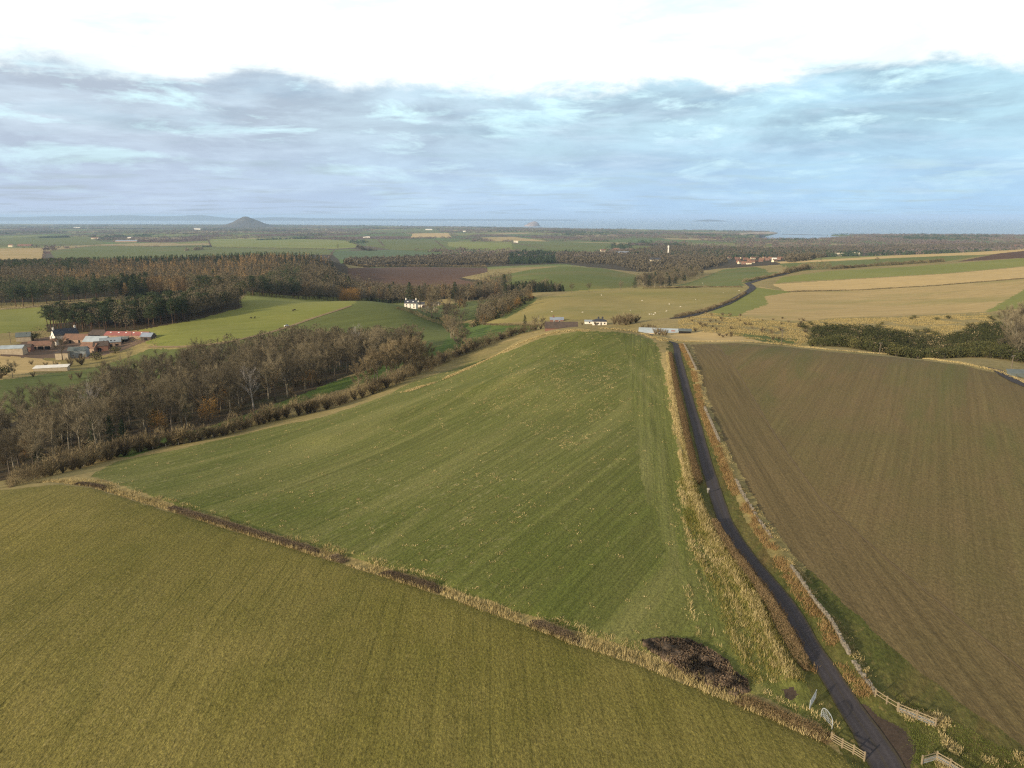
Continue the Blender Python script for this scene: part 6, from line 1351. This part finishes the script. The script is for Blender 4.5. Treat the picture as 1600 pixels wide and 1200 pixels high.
V = np.column_stack([gx.ravel(), gy.ravel(), (gzz + hm).ravel()]); a_, b_ = np.meshgrid(np.arange(nx - 1), np.arange(ny - 1), indexing='ij'); k0 = (a_ * ny + b_).ravel(); cell = (ins[:-1, :-1] | ins[1:, 1:]).ravel()
Fq = np.stack([k0, k0 + ny, k0 + ny + 1, k0 + 1], 1)[cell]
mk, t, b = newmat('rotted_muck'); g = t.n('ShaderNodeNewGeometry').outputs['Position']
c_ = t.mix(t.ramp(t.noise(g, .45, 4, .6), [(.42, 0.), (.60, 1.)]), (0.018, 0.014, 0.010), (0.155, 0.11, 0.072)); t.l(t.mix(1.0, c_, t.ramp(t.noise(g, 4.0, 4, .7), [(.3, .35), (.7, 1.5)]), 'MULTIPLY'), b.inputs['Base Color'])
mh = link('muck_heap', mesh_np('muck_heap', V, Fq, [mk])); tag(mh, 'dark brown lumpy patch of rotted muck beside the field boundary', 'muck heap')
q = inside(MP, 15000, 31); P3 = np.column_stack([q, H(q[:, 0], q[:, 1]) + .1 + r.random(len(q)) * .22]); Vb, Fb = leaves(P3, r.uniform(.08, .26, len(q)), r)
o = link('clods', mesh_np('clods', Vb, Fb, [mk]), mh)

# ------------------------------------------------------------------ animals and a vehicle
def skin_body(name, joints, edges, radii, mat):
    me = bpy.data.meshes.new(name); me.from_pydata(joints, edges, []); o = bpy.data.objects.new(name, me); COL.objects.link(o)
    sk = o.modifiers.new('skin', 'SKIN'); ss = o.modifiers.new('sub', 'SUBSURF'); ss.levels = 1; ss.render_levels = 1
    for i, rr in enumerate(radii): me.skin_vertices[0].data[i].radius = (rr, rr)
    me.skin_vertices[0].data[0].use_root = True
    dg = bpy.context.evaluated_depsgraph_get(); dg.update(); m2 = bpy.data.meshes.new_from_object(o.evaluated_get(dg)); m2.name = name
    bpy.data.objects.remove(o); m2.materials.clear(); m2.materials.append(mat); return m2
def beast(name, s, leg, mat):
    J = [(0,0,leg+.28*s),(.42*s,0,leg+.30*s),(-.42*s,0,leg+.30*s),(.62*s,0,leg+.42*s),(.80*s,0,leg+.40*s),(.95*s,0,leg+.28*s)]; E = [(0,1),(0,2),(1,3),(3,4),(4,5)]; R_ = [.27*s,.23*s,.24*s,.13*s,.11*s,.07*s]
    for bx_, ip in ((.40*s, 1), (-.42*s, 2)):
        for sy in (-1, 1):
            k = len(J); J += [(bx_, sy*.15*s, leg+.10*s), (bx_+(.03 if ip==1 else -.05)*s, sy*.15*s, leg*.5), (bx_, sy*.15*s, .04)]; E += [(ip, k), (k, k+1), (k+1, k+2)]; R_ += [.09*s, .05*s, .04*s]
    return skin_body(name, J, E, R_, mat)
sheep_me = beast('sheep', .85, .32, M['wool']); cow_me = beast('cow', 1.2, .55, M['cattle_hide'])
for i, (p, q) in enumerate([(1003,470.5),(1015,492),(1018,491.5),(1021,492.5),(1024,490),(1087,468.5),(1063,480),(1098,443),(842,498),(910,489),(940,462),(985,486),(1041,487),(1046,476),(1130,458),(862,488),(1155,455)]):
    X, Y = hit(p, q, 390); o = bpy.data.objects.new('sheep', sheep_me); COL.objects.link(o); o.location = (X[0], Y[0], gz(X[0], Y[0])); o.rotation_euler = (0, 0, i * 2.1); tag(o, 'white sheep grazing on the pale hill pasture', 'sheep', 'sheep on the pale hill')
for i, (p, q) in enumerate([(392,498),(398,497.5),(458,486.5),(461,485.5)]):
    X, Y = hit(p, q, 390); o = bpy.data.objects.new('cow', cow_me); COL.objects.link(o); o.location = (X[0], Y[0], gz(X[0], Y[0])); o.rotation_euler = (0, 0, i * 1.3)
    tag(o, 'black cow standing on the bright hill, one of the %s pair' % ('left' if i < 2 else 'right'), 'cow', 'cattle on the bright green hill, %s pair' % ('left' if i < 2 else 'right'))
X, Y = hit(448, 510.5, 390); rt = empty('pickup_truck', (X[0], Y[0], gz(X[0], Y[0]) + .15), math.radians(38)); tag(rt, 'small pale pickup on the track along the green hill', 'pickup')
mb = MB(); mb.add([(-1.5,-.6,.25),(1.5,-.6,.25),(1.5,.6,.25),(-1.5,.6,.25),(-1.5,-.6,.75),(1.4,-.58,.72),(1.4,.58,.72),(-1.5,.6,.75)], [(0,3,2,1),(4,5,6,7),(0,1,5,4),(1,2,6,5),(2,3,7,6),(3,0,4,7)]); mb.build('body', M['white_paint'], rt)
mb = MB(); mb.add([(-.35,-.56,.752),(.85,-.56,.752),(.85,.56,.752),(-.35,.56,.752),(-.25,-.48,1.25),(.5,-.48,1.25),(.5,.48,1.25),(-.25,.48,1.25)], [(4,5,6,7),(0,1,5,4),(1,2,6,5),(2,3,7,6),(3,0,4,7)]); mb.build('cab', M['window_glass'], rt)
for sx in (-.95, .95):
    for sy in (-.6, .6): b = MB(); b.tube([(sx, sy - .1, .25), (sx, sy + .1, .25)], .27, 12); b.build('wheel', M['black_rubber'], rt)
# shed, fence and car by the driveway on the right edge
building('garden_shed', 'small green-grey shed inside a timber fence at the right edge', 1592, 589, 4.2, 2.6, 1.2, .5, -10, M['grey_green_sheet'], M['grey_green_sheet'], 'shed', 'mono', ymin=120)
rails('wooden_fence', 'tan timber fence round the small shed at the right edge', [(1583,580),(1590,594),(1620,602)], 3, .7, M['timber'])

# ------------------------------------------------------------------ air
zl = float(min(GZ.min(), SEA - 8)) - 1.0
hz = MB(); hz.box(-130000, 130000, -3000, 130000, zl, 45.0); ho = hz.build('haze', None); tag(ho, kind='stuff')
hm_ = bpy.data.materials.new('haze'); hm_.use_nodes = True; t = NT(hm_.node_tree); pv = t.n('ShaderNodeVolumePrincipled'); ou = t.n('ShaderNodeOutputMaterial'); t.l(pv.outputs[0], ou.inputs['Volume'])
pv.inputs['Color'].default_value = (0.50, 0.70, 1.0, 1); pv.inputs['Density'].default_value = 4.4e-5; pv.inputs['Anisotropy'].default_value = 0.0
ho.data.materials.append(hm_)
print('done', round(time.time() - T0, 1), len(bpy.data.objects))
